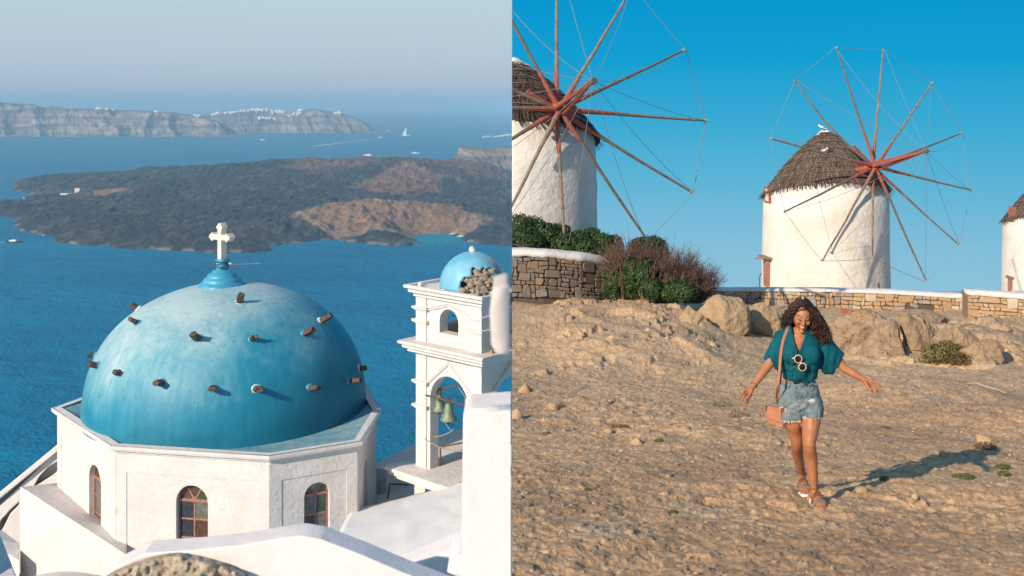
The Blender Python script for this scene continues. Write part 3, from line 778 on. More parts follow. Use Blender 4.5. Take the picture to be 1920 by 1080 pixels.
# supports below the platform
b = bmesh.new(); tbox(b, .25, .72, .25, .72, -15.5, Z3-.36); mkbm('lower_pier', b, M['white'], TH)
b = bmesh.new(); tbox(b, .8, W-.1, .55, W-.1, -15.5, Z3-.36); mkbm('base_wall', b, M['white'], TH)
# small dome with a broken side
dc = tower_pt(1.50, 1.56, Z1); rd = 1.04
Vv = []; Ff = []; sg, rg = 72, 26; Fm = []
brk = P(897, 528, 32.6); bd = (brk-dc).normalized()
tb = P(905, 528, 32.6)
for i in range(rg+1):
    el = PI/2*i/rg
    for k in range(sg):
        a = 2*PI*k/sg; n_ = Vector((math.cos(el)*math.cos(a), math.cos(el)*math.sin(a), math.sin(el)*1.06))
        Vv.append(dc+n_*rd+Vector((0, 0, -.1)))
def brokenness(p):
    s = (p.x/p.y)*F+960; y = 190-p.z/p.y*F
    return abs(s-899)/31+0*y, y, s
for i in range(rg):
    for k in range(sg):
        q_ = (i*sg+k, i*sg+(k+1) % sg, (i+1)*sg+(k+1) % sg, (i+1)*sg+k); c = sum((Vv[j] for j in q_), Vector())/4
        e, y, s = brokenness(c)
        jag = 6*n1(c.x*7, c.z*7, c.y*3)
        if c.y < dc.y and 869+jag < s < 925+jag and 503+jag*.6 < y < 549+jag*.3 and not (s < 884 and y < 520): continue
        Ff.append(q_)
o = mk('small_dome', Vv, Ff, mat('small_dome_paint', (.10, .37, .55), .45, (.20, .45, .60), 2, .4, 9, spots=(1.6, .62, (.55, .60, .58))), TH, True)
s_ = o.modifiers.new('solid', 'SOLIDIFY'); s_.thickness = .07; s_.offset = -1
b = bmesh.new(); blob(b, dc+Vector((0, 0, rd+.02)), .13, 5, 2); mkbm('dome_tip', b, M['pinkish'], TH, True)
rng = random.Random(11); b = bmesh.new()
inn = bmesh.new(); blob(inn, dc+Vector((0, .1, .1)), .8, 3, 3, .1); mkbm('rubble_core', inn, M['rubble'], TH)
for k in range(60):
    s, y = rng.uniform(874, 921), rng.uniform(506, 548)
    if s < 884 and y < 520: continue
    d = Vector(((s-885)/F*32.6/rd, 0, 0)); p = P(s, y, 32.9); r2_ = rd*.9; q_ = p-dc
    yy = -math.sqrt(max(.02, r2_**2-q_.x**2-q_.z**2)) if r2_**2 > q_.x**2+q_.z**2 else -.3
    p = P(s, y, dc.y+yy)
    b = bmesh.new(); blob(b, p, rng.uniform(.07, .15), k, 1, .3, (1.2, .8, .8)); mkbm('stone', b, M['rubble'], TH)
for k in range(16):
    p = tower_pt(rng.uniform(2.0, 2.95), rng.uniform(.35, .9), Z1-.03); b = bmesh.new(); blob(b, p, rng.uniform(.06, .13), k+80, 1, .3); mkbm('stone', b, M['rubble'], TH)
for u, v, r_ in ((.25, .5, .1), (.32, .42, .07), (.9, 1.5, .12), (1.45, .33, .05)):
    b = bmesh.new(); blob(b, tower_pt(u, v, Z1-.04), r_, int(u*40), 1, .3); mkbm('stone', b, M['pinkish'], TH)
# rubble along the middle cornice of the right face
for k in range(12):
    p = tower_pt(W-.08, .5+k*.2, Z2+.03); b = bmesh.new(); blob(b, p, rng.uniform(.05, .1), k+120, 1, .3); mkbm('stone', b, M['rubble'], TH)
clip_tree(TH)
# bars and bells
def bell(px, py0, py1, d, label):
    top = P(px, py0, d); bot = P(px, py1, d); h_ = top.z-bot.z; r_ = h_*.52
    t = thing('bell', label, 'bell', bot, 'bells in the tower arch')
    b = bmesh.new(); pr = [(.06, 1), (.24, .98), (.42, .86), (.50, .66), (.56, .42), (.70, .2), (.92, .06), (1, 0), (.9, -.02), (.62, .2), (.3, .5)]
    bm_lathe(b, (bot.x, bot.y, bot.z), [(a*r_, z*h_) for a, z in pr], 28); mkbm('body', b, M['bronze'], t, True)
    b = bmesh.new(); bm_tube(b, [top+Vector((0, 0, -.01)), top+Vector((0, 0, .16))], .06, 8); bm_tube(b, [top+Vector((-.09, 0, .08)), top+Vector((.09, 0, .08))], .04, 8); mkbm('hanger', b, M['iron'], t)
    b = bmesh.new(); bm_tube(b, [bot+Vector((0, 0, h_*.5)), bot+Vector((0, 0, -.1))], .015, 6); blob(b, bot+Vector((0, 0, -.12)), .06, 2, 1, .1); mkbm('clapper', b, M['iron'], t)
bell(824, 740, 769, 33.1, 'left green bronze bell hanging further back in the tower arch')
bell(841, 755, 787, 32.5, 'right green bronze bell hanging nearest in the tower arch')
def rod(name, pts, r, m, label, cat):
    b = bmesh.new(); bm_tube(b, pts, r, 6); o = mkbm(name, b, m, origin=pts[0]); tag(o, label, cat); return o
rod('bell_bar', [P(800, 734, 33.2), P(860, 723, 33.0)], .035, M['iron'], 'upper dark bar carrying the back bell in the arch', 'bar')
rod('bell_bar', [P(798, 741, 32.6), P(874, 760, 32.3)], .03, M['iron'], 'lower dark bar carrying the front bell across the arch', 'bar')
rod('hanging_rope', [P(859, 724, 33), P(872, 745, 32.8), P(871, 860, 33)], .012, M['rope'], 'thin rope hanging straight down at the right side of the bell arch', 'rope')
def sag(a, b_, s, n=12): return [a.lerp(b_, i/n)+Vector((0, 0, -s*4*(i/n)*(1-i/n))) for i in range(n+1)]
rod('bell_rope', sag(P(800, 817, 33), P(850, 806, 33), .1), .014, M['rope'], 'upper slack rope below the two bells', 'rope')
rod('bell_rope', sag(P(796, 822, 32.6), P(868, 846, 32.6), .12), .016, M['rope'], 'lower slack rope running across the bell arch', 'rope')
rod('bell_rope', sag(P(826, 772, 33), P(845, 806, 33), .08), .012, M['rope'], 'short rope from the back bell clapper', 'rope')
rod('platform_post', [P(825, 892, 33.2), P(826, 838, 33.2)], .03, M['iron'], 'dark upright post on the tower platform under the bells', 'post')
rod('platform_rail', [P(826, 838, 33.2), P(872, 829, 33.0)], .03, M['iron'], 'dark rail leading right from the post under the bells', 'rail')

# ================================================================== white roofs and walls around
def solid(name, label, cat, tops, zdrop, m, bev=.04, group=None, th_=None):
    """prism whose top face is given by sight line points (px, py, d) and whose sides fall by zdrop"""
    pts = [P(*t) for t in tops]; b = bmesh.new()
    zb_ = min(p.z for p in pts)-zdrop
    t = [b.verts.new(p) for p in pts]; u = [b.verts.new((p.x, p.y, zb_)) for p in pts]; n = len(t)
    bmesh.ops.triangulate(b, faces=[b.faces.new(t)]); b.faces.new(u[::-1])
    for i in range(n): b.faces.new((t[i], t[(i+1) % n], u[(i+1) % n], u[i]))
    o = mkbm(name, b, m, origin=(pts[0].x, pts[0].y, zb_)); bevel(o, bev, 3, 30)
    if label: tag(o, label, cat, group)
    return o
# left: lean-to roof against the drum
solid('church_annex', 'plain white annex block with a slanting top edge below the left church window', 'building',
      [(37, 912, 34.0), (120, 903, 36.2), (140, 905, 37), (240, 1000, 32.4), (236, 1040, 30.6)], 6, M['white'], .05)
# outer sloping buttress wall with niches
def niche_wall():
    d = 38.0; b = bmesh.new()
    def fr(a, h, w): q_ = P(a, h, d+w); return q_
    out = [(-40, 985), (114, 838), (134, 838), (134, 1010), (-40, 1130)]
    h1 = [(63, 912), (74, 893), (90, 876), (119, 858), (119, 874), (100, 890), (72, 908)]
    h2 = [(-6, 995), (2, 975), (20, 955), (36, 941), (36, 946), (20, 962), (8, 986), (2, 996)]
    bm_plate(b, out, [h1[::-1], h2[::-1]], fr, 0, .4)
    o = mkbm('buttress_wall', b, M['white'], origin=P(0, 1080, 38)); tag(o, 'long slanting white wall with curved slots at the far left edge', 'wall')
    b = bmesh.new(); bm_plate(b, [(-60, 1100), (-30, 960), (112, 842), (130, 842), (130, 1100)], [], lambda a, h, w: P(a, h, 38.6+w), 0, .5)
    bevel(o, .03, 2)
    o2 = mkbm('inner_wall', b, M['white'], origin=P(0, 1100, 38.6)); tag(o2, 'white wall seen through the curved slots at far left', 'wall')
    b = bmesh.new(); bm_plate(b, [(-40, 968), (-40, 955), (112, 830), (130, 830), (136, 836), (114, 842)], [], lambda a, h, w: P(a, h, 37.8+w), 0, 1.0)
    o3 = mkbm('coping', b, M['white'], o); 
    bevel(o3, .05, 3)
niche_wall()
solid('low_roof', 'flat pinkish white roof strip at the far left edge below the curved slots', 'roof', [(-30, 990, 36.5), (4, 994, 36.8), (36, 1018, 34.5), (36, 1052, 33), (-30, 1010, 34.5)], 3, M['white'], .03)
# vault in the lower left corner
b = bmesh.new(); n = 28; prev = None; A_, B_ = P(120, 1062, 29.5), P(120, 1090, 24)
rows = []
for i in range(n+1):
    a = PI*i/n; rows.append([b.verts.new(q_+Vector((-math.cos(a)*2.5, 0, -1.8+math.sin(a)*1.75))) for q_ in (P(125, 1068, 31.2), P(150, 1180, 22))])
for i in range(n): b.faces.new((rows[i][0], rows[i+1][0], rows[i+1][1], rows[i][1]))
b.faces.new([r[0] for r in rows]); b.faces.new([r[1] for r in rows][::-1])
o = mkbm('barrel_vault', b, M['white'], smooth=False, origin=P(120, 1180, 27)); tag(o, 'low white barrel vault roof in the lower left corner', 'roof'); o.data.shade_smooth(); o.modifiers.new('es', 'EDGE_SPLIT').split_angle = .6
solid('corner_ledge', 'small white slanting ledge at the bottom left corner', 'wall', [(-20, 950, 20), (4, 1040, 20), (22, 1056, 19), (34, 1085, 18), (-20, 1090, 18)], 3, M['white'], .03)
# right: roof in the drum's shade, vault rising to the right
Xn, Yn = 26, 20; Vv = []; Ff = []
for j in range(Yn+1):
    for i in range(Xn+1):
        s, t = i/Xn, j/Yn
        far = P(670+225*s, 952-58*s**1.15, 34.6-3.2*s); near = P(610+300*s, 1085-40*s, 25.5-1*s)
        p = far.lerp(near, t); p.z += .42*math.sin(PI*t)**.8*(1-.5*s)+.02*n1(i*.4, j*.4)
        Vv.append(p)
for j in range(Yn):
    for i in range(Xn): a = j*(Xn+1)+i; Ff.append((a, a+1, a+Xn+2, a+Xn+1))
o = mk('side_vault_roof', Vv, Ff, mat('roof_lime', (.74, .735, .73), .85, (.64, .66, .67), 1.1, .5, 8, spots=(1.1, .71, (.30, .27, .24))), smooth=True, origin=P(760, 1080, 30))
s_ = o.modifiers.new('s', 'SOLIDIFY'); s_.thickness = .25; s_.offset = 1; tag(o, 'curved white roof right of the church lying in the dome shadow', 'roof')
solid('terrace_house', 'white terrace building between the church and the bell tower', 'building', [(690, 876, 36.5), (707, 868, 37), (768, 836, 39), (870, 800, 41), (870, 840, 38.5), (768, 860, 37), (725, 880, 36)], 7, M['white'], .04)
solid('terrace_step', 'low pinkish parapet box under the left corner of the tower platform', 'wall', [(700, 945, 34.6), (738, 924, 34.9), (762, 926, 34.8), (750, 950, 34.2)], 1.5, M['pinkish'], .03)
solid('low_terrace', 'white terrace floor behind the foot of the bell tower', 'terrace', [(690, 950, 34.8), (707, 925, 36.2), (880, 888, 37), (880, 925, 34.4), (770, 945, 34.0)], 3, M['white'], .03)
rod('terrace_rail', [P(727, 935, 34.7), P(731, 907, 34.9), P(765, 909, 35.2)], .03, M['iron'], 'bent dark handrail on the terrace left of the tower foot', 'rail')
# ---- near walls, soft because they are close
def near(name, label, outline, d, t, m, bev=.03, sub=None):
    b = bmesh.new(); bm_plate(b, outline, [], lambda a, h, w: Vector((((a-960)/F)*(d+t), d+w, (190-h)/F*(d+t))), 0, t)
    q_ = P(*outline[0], d); o = mkbm(name, b, m, origin=q_); bevel(o, bev, 5, 25); tag(o, label, 'wall')
    apply_mods(o); clip(o); 
    for p_ in o.data.polygons: p_.use_smooth = p_.area < .012
    return o
near('front_parapet', 'out of focus white parapet with crumbled plaster along the bottom of the caldera view', [(150, 1400), (176, 1092), (235, 1038), (290, 1012), (380, 1006), (460, 998), (530, 986), (575, 980), (612, 986), (690, 1016), (760, 1046), (860, 1085), (1000, 1140), (1000, 1400)], 4.1, .13, M['white_near'], .035)
near('side_parapet', 'white wall sloping up to the right in front of the shaded roof', [(640, 1300), (735, 1046), (800, 1020), (850, 998), (878, 984), (905, 984), (905, 1300)], 4.75, .2, M['white_near'], .03)
near('wall_end', 'rounded grey white wall end in front of the tall wall', [(846, 1300), (844, 1030), (850, 1004), (868, 994), (888, 998), (898, 1020), (900, 1300)], 4.3, .25, M['white_near'], .04)
near('tall_wall', 'tall bright white wall cut off at the right edge of the caldera view', [(868, 1400), (871, 900), (873, 746), (884, 738), (1010, 728), (1010, 1400)], 3.2, .17, M['white_near'], .014)
near('plaster_corner', 'blurred pinkish plaster corner in front of the small broken dome', [(934, 634), (924, 618), (921, 560), (926, 518), (945, 512), (1010, 510), (1010, 636)], 1.7, .12, mat('pink_plaster', (.62, .52, .46), .9, (.70, .61, .55), 16), .02)
# crumbling masonry under the plaster of the parapet
n_, m_ = 90, 36; uu, vv_ = np.meshgrid(np.linspace(0, 1, n_), np.linspace(0, 1, m_))
px_ = 190+275*uu; topy = 1036+66*np.abs(uu-.52)**1.7*2.2; py_ = 1200+(topy-1200)*vv_
dd = 4.085-.09*sstep(vv_, 1, .93)*sstep(np.minimum(uu, 1-uu), 0, .06)-.035*fbm(uu*16, vv_*9, 2, 5, .65)-.02*np.maximum(0, fbm(uu*40, vv_*22, 9, 3))
me = grid_mesh('broken_masonry', (px_-960)/F*dd, dd, (190-py_)/F*dd)
o = link('broken_masonry', me, mat('crumbling_masonry', (.33, .25, .17), .95, (.58, .49, .38), 26, 1, 60, bdist=.01, spots=(38, .58, (.13, .09, .06))), bpy.data.objects['front_parapet']) ; me.flip_normals()
# ================================================================== PLACE TWO: the slope with the windmills (x >= 0)
# ---- sky backdrop beyond the ridge, a piece of a dome
n_, m_ = 60, 60
az = np.radians(np.linspace(0, 115, n_)); el = np.radians(np.linspace(-42, 62, m_)); AZ, EL = np.meshgrid(az, el)
RS = 430
me = grid_mesh('sky', RS*np.cos(EL)*np.sin(AZ), RS*np.cos(EL)*np.cos(AZ), RS*np.sin(EL))
sm = bpy.data.materials.new('clear_sky'); sm.use_nodes = True; N = sm.node_tree.nodes; L = sm.node_tree.links; N.remove(N['Principled BSDF'])
tc = N.new('ShaderNodeTexCoord'); sx = N.new('ShaderNodeSeparateXYZ'); L.new(tc.outputs['Object'], sx.inputs[0])
mr = N.new('ShaderNodeMapRange'); mr.inputs['From Min'].default_value = -RS*.2; mr.inputs['From Max'].default_value = RS*.5; L.new(sx.outputs['Z'], mr.inputs['Value'])
r = N.new('ShaderNodeValToRGB'); L.new(mr.outputs[0], r.inputs[0]); e = r.color_ramp.elements
e[0].position = .03; e[0].color = (.27, .515, .665, 1); e[1].position = 1; e[1].color = (.0, .20, .50, 1)
for p, c in ((.10, (.215, .485, .655)), (.18, (.105, .43, .63)), (.25, (.045, .385, .615)), (.34, (.006, .325, .60)), (.43, (.0015, .285, .585))):
    x = e.new(p); x.color = (*c, 1)
em = N.new('ShaderNodeEmission'); L.new(r.outputs[0], em.inputs['Color']); em.inputs['Strength'].default_value = .93
L.new(em.outputs[0], N['Material Output'].inputs['Surface'])
o = link('sky', me, sm, smooth=True); tag(o, kind='structure')

# ---- the bare slope
KN = [(0.5, -2.30), (3, -2.47), (6.2, -2.76), (8.25, -3.155), (11.4, -3.76), (17.5, -4.93), (22, -5.63), (28, -6.55), (36, -7.62), (41, -8.25), (45, -8.6), (51, -9.15), (70, -12.6), (120, -26), (200, -50)]
KD = np.array([k[0] for k in KN]); KZ = np.array([k[1] for k in KN])
def prof(d): return sum(np.interp(d*f, KD, KZ) for f in (.9, .95, 1, 1.05, 1.1))/5
def gauss(x, y, px, py, s1, s2, H):
    d0 = DG(py); x0 = (px-960)/F*d0
    return H*np.exp(-((x-x0)/s1)**2-((y-d0)/s2)**2)
_dd = np.geomspace(2, 60, 4000); _py = 190-prof(_dd)/_dd*F
def DG(py): return float(np.interp(-py, -_py[::1], _dd))      # distance at which the slope is seen at picture height py
def Gz(x, y, fine=True):
    t = x/y*F+960
    z = prof(y)+1.0*sstep(y, 21, 31)*(1-sstep(y, 39, 48))*(1-sstep(t, 1210, 1520))
    z += .20*fbm(x/3.1, y/4.3, 1.5, 3)*sstep(y, 5, 12)
    z += gauss(x, y, 1690, 745, 1.6, 1.5, .34)+gauss(x, y, 1870, 790, .9, 1.0, .28)+gauss(x, y, 1750, 730, .7, .7, .12)
    z += gauss(x, y, 1210, 610, 1.4, 2.2, .25)+gauss(x, y, 1100, 590, 2.5, 1.5, .2)
    if fine:
        rk = sstep(fbm(x/1.7, y/1.7, 4.4, 4), .02, .35)
        band = sstep(y, 21.5, 24.5)*(1-sstep(y, 36, 42))*np.clip(sstep(t, 1535, 1600)*(1-sstep(t, 1880, 1960))+sstep(t, 1020, 1080)*(1-sstep(t, 1320, 1400)), 0, 1)
        z += band*(np.where(t < 1420, .11, .30)*fbm(x/1.9+.3*y, y/2.6, 14, 5, .58, True)*1.0+.10*sstep(fbm(x/.9, y/1.2, 19, 4, .6), 0, .08))
        pl = fbm(x/.15+.4*y, y/.17-.3*x, 23, 3, .6); z += .011*sstep(pl, .12, .2)-.009*sstep(-pl, .2, .3)
        z += .045*fbm(x/.9, y/.9, 7, 4, .55)
        q = fbm(x/.3+.5*y, y/.38+.4*x, 3, 5, .66, True)
        z += (.009+.015*rk)*q+.009*fbm(x/.06, y/.06, 9, 3)
        # sunken ledges with sharp lips
        led = fbm(x/.9+y*.5, y/.9-x*.5, 11, 5, .62); z += .028*sstep(led, .16, .26)*rk+.012*sstep(led, -.22, -.16)*rk
    return z
def rockband(x, y):
    t = x/y*F+960; return sstep(y, 21.5, 24.5)*(1-sstep(y, 36, 42))*np.clip(sstep(t, 1535, 1600)*(1-sstep(t, 1880, 1960))+sstep(t, 1020, 1080)*(1-sstep(t, 1320, 1400)), 0, 1)
def gz(x, y): return float(Gz(np.array([float(x)]), np.array([float(y)]))[0])
ty = np.linspace(0, .66, 860); dy = np.concatenate([np.geomspace(2.2, 26, 900), np.geomspace(26.1, 190, 330)])
T, Dm = np.meshgrid(ty, dy); X_ = T*Dm; Zg = Gz(X_, Dm)
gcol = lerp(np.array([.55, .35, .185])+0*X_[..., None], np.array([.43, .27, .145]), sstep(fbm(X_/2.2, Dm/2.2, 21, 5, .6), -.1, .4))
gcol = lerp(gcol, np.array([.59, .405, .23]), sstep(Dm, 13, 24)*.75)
gcol = lerp(gcol, np.array([.26, .17, .10]), sstep(fbm(X_/.16, Dm/.2, 31, 5, .7), .1, .4)*.6)
gcol = lerp(gcol, np.array([.44, .34, .23]), sstep(fbm(X_/.7, Dm/.5, 41, 4, .6), .3, .45)*.6)
gcol = lerp(gcol, np.array([.33, .235, .15]), rockband(X_, Dm)*sstep(fbm(X_/1.1, Dm/.9, 51, 5, .65), .0, .3)*.6)
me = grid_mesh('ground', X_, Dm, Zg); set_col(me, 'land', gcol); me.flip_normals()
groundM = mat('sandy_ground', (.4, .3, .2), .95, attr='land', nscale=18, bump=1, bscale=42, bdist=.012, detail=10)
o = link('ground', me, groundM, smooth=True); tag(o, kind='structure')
def on_ground(px, py, lift=0):
    d = DG(py)
    for _ in range(12):
        x = (px-960)/F*d; z = gz(x, d); y_ = 190-z/d*F; d *= 1+(y_-py)/max(60, (py-520))*.6
    return Vector(((px-960)/F*d, d, gz((px-960)/F*d, d)+lift))

# ---- loose stones nobody could count
def ico(): t = bmesh.new(); bmesh.ops.create_icosphere(t, subdivisions=1, radius=1); v = np.array([a.co[:] for a in t.verts]); f = np.array([[a.index for a in g.verts] for g in t.faces]); t.free(); return v, f
IV, IF = ico()
def scatter(name, label, n, smin, smax, m, seed, pw=3.0, ymin=600, sq=.5, cluster=True):
    r = np.random.RandomState(seed)
    d = np.exp(r.uniform(np.log(4.6), np.log(34), n)); x = r.uniform(0.002, .56, n)*d
    if cluster:
        k = fbm(x/1.1, d/1.1, seed, 3); keep = k > r.uniform(-.5, .45, n); x, d = x[keep], d[keep]; n = len(x)
    s = smin+(smax-smin)*r.uniform(0, 1, n)**pw; s *= np.clip(d/9, .7, 2)
    z = Gz(x, d)
    sc_ = np.stack([s*r.uniform(.7, 1.5, n), s*r.uniform(.7, 1.3, n), s*r.uniform(.35, .8, n)*sq*2], -1)
    V = IV[None]*(1+.38*r.uniform(-1, 1, (n, len(IV), 1)))*sc_[:, None]
    a = r.uniform(0, 2*PI, n); ca, sa = np.cos(a)[:, None], np.sin(a)[:, None]
    Vx = V[..., 0]*ca-V[..., 1]*sa+x[:, None]; Vy = V[..., 0]*sa+V[..., 1]*ca+d[:, None]; Vz = V[..., 2]+z[:, None]+s[:, None]*.12
    V = np.stack([np.maximum(Vx, .0), Vy, Vz], -1).reshape(-1, 3); Fc = (IF[None]+np.arange(n)[:, None, None]*len(IV)).reshape(-1, 3)
    me = bpy.data.meshes.new(name); me.vertices.add(len(V)); me.vertices.foreach_set('co', V.astype(np.float32).ravel())
    me.loops.add(Fc.size); me.loops.foreach_set('vertex_index', Fc.ravel().astype(np.int32)); me.polygons.add(len(Fc)); me.polygons.foreach_set('loop_start', np.arange(0, Fc.size, 3, dtype=np.int32)); me.update(calc_edges=True)
    o = link(name, me, m); tag(o, label, 'stones', kind='stuff')
M['st_tan'] = mat('stone_tan', (.44, .29, .16), .95, (.33, .22, .13), 9, .8, 30)
M['st_grey'] = mat('stone_grey', (.34, .31, .27), .95, (.25, .22, .19), 9, .8, 30)
M['st_dark'] = mat('stone_dark', (.22, .18, .14), .95, (.32, .26, .2), 9, .8, 30)
M['st_ochre'] = mat('stone_ochre', (.47, .32, .17), .95, (.38, .29, .2), 7, .8, 30)
M['st_pale'] = mat('stone_pale', (.52, .45, .36), .95, (.42, .34, .26), 7, .8, 30)
scatter('loose_stones', 'small tan stones strewn over the bare slope', 9000, .003, .026, M['st_tan'], 5, 8)
scatter('grey_chips', 'grey stone chips strewn over the bare slope', 3000, .004, .022, M['st_dark'], 6, 5)
scatter('pale_pebbles', 'tiny pale pebbles dotted over the bare slope', 900, .003, .008, mat('pebble_white', (.68, .63, .55), .9), 8, 2, cluster=False)

# ---- single rocks and boulders
def rock(name, label, cat, px, py, w, h, m, seed, sub=5, rough=.22, dep=1.0, rot=0, group=None, sink=.35, d=None):
    p = on_ground(px, py) if d is None else P(px, py, d); s = w/2/F*p.y; hh = h/F*p.y
    b = bmesh.new(); blob(b, (0, 0, 0), 1, seed, sub, rough, (1, 1, 1), Matrix.Rotation(rot, 3, 'Y') @ Matrix.Rotation(seed*1.3, 3, 'Z'))
    vs_ = [v.co for v in b.verts]; xm = max(abs(v.x) for v in vs_); zt_ = max(v.z for v in vs_)
    for v in b.verts: v.co = Vector((v.co.x/xm*s, v.co.y*s*dep, v.co.z/zt_*hh*(1-sink*.0)-hh*.0))
    for v in b.verts: v.co.z = v.co.z if v.co.z > 0 else v.co.z*.5
    for v in b.verts:
        n_ = n1(v.co.x*9/s*.3+seed, v.co.y*9/s*.3, v.co.z*9/s*.3); v.co *= 1+.05*n_; v.co += p+Vector((0, s*dep*.35, 0))
    o = mkbm(name, b, m, origin=p); tag(o, label, cat, group); return clip(o, False)
M['boulder'] = mat('boulder_rock', (.46, .325, .19), .95, (.31, .22, .135), 1.9, 1, 6, bdist=.12, spots=(2.2, .60, (.50, .33, .15)))
M['outcrop'] = mat('outcrop_rock', (.46, .325, .20), .95, (.25, .165, .10), 2.4, 1, 7, bdist=.15, spots=(3, .62, (.47, .40, .31)))
rock('boulder', 'big smooth tan boulder leaning left of the walking woman, behind the blocky one', 'boulder', 1356, 616, 116, 64, M['boulder'], 3, dep=.8, rot=-.2)
rock('boulder', 'blocky golden boulder directly left of the woman’s shoulder', 'boulder', 1426, 629, 92, 60, M['boulder'], 8, dep=.8, rot=.25)
rock('boulder', 'low rounded boulder at the foot of the big one, left end of the group', 'boulder', 1305, 622, 62, 34, M['boulder'], 12, dep=.8)
for i, (px, py, w, h, sd, lb) in enumerate(((1596, 652, 105, 48, 21, 'rounded tan outcrop rock just right of the woman’s hair'), (1668, 664, 100, 62, 27, 'cracked outcrop rock in the middle of the rocky bank'),
        (1728, 660, 96, 62, 33, 'rugged outcrop rock behind the green weeds'), (1796, 664, 96, 52, 39, 'jagged outcrop rock right of the weeds'), (1852, 676, 88, 38, 45, 'lowest right outcrop rock tapering into the slope'),
        (1632, 610, 70, 26, 51, 'flat brown slab on top of the rocky bank'), (1740, 606, 120, 22, 58, 'long flat ledge on top of the rocky bank under the broken wall'), (1560, 640, 60, 40, 63, 'half hidden rock behind the woman’s shoulder'))):
    rock('outcrop_rock', lb, 'rock', px, py, w, h, M['outcrop'], sd, dep=.9, rough=.34, group='rocks of the bank right of the woman')
for i, (px, py, w, h, lb) in enumerate(((1203, 604, 36, 14, 'small rounded rock with a sharp shadow below the shrubs'), (1158, 620, 34, 11, 'left stone of the little ring below the shrubs'), (1182, 622, 30, 12, 'middle stone of the little ring below the shrubs'), (1212, 612, 26, 11, 'right stone of the little ring below the shrubs'),
        (1050, 567, 30, 8, 'flat rock near the foot of the left stone wall'), (1038, 768, 46, 14, 'flat pale slab at the left of the slope'), (985, 735, 30, 16, 'jutting rock in the left of the slope'), (968, 785, 26, 18, 'rock cut by the left edge of the slope'),
        (1016, 702, 36, 9, 'thin pale slab above the jutting rock'), (1142, 812, 22, 10, 'brown stone among small weeds on the slope'), (1195, 832, 26, 12, 'tan stone beside tiny weeds on the slope'), (1284, 808, 24, 9, 'small grey stone in the middle of the slope'),
        (1184, 1003, 24, 10, 'pale stone near the bottom left of the slope'), (1768, 855, 15, 9, 'small stone lying in the shadow of the legs'), (1850, 832, 44, 16, 'rock lump on the mound in the woman’s shadow'),
        (1618, 925, 26, 9, 'flat stone right of the sandals'), (1716, 935, 14, 12, 'small upright stone right of the sandals'), (1880, 640, 46, 16, 'pale rock below the right wall'), (1900, 660, 44, 14, 'pale flat rock at the right edge below the wall'), (1245, 700, 30, 8, 'thin slab high on the open slope'))):
    rock('rock', lb, 'rock', px, py, w, h, M[('st_tan', 'st_ochre', 'st_tan')[i % 3]], 70+i, sub=3, rough=.3, dep=.9)

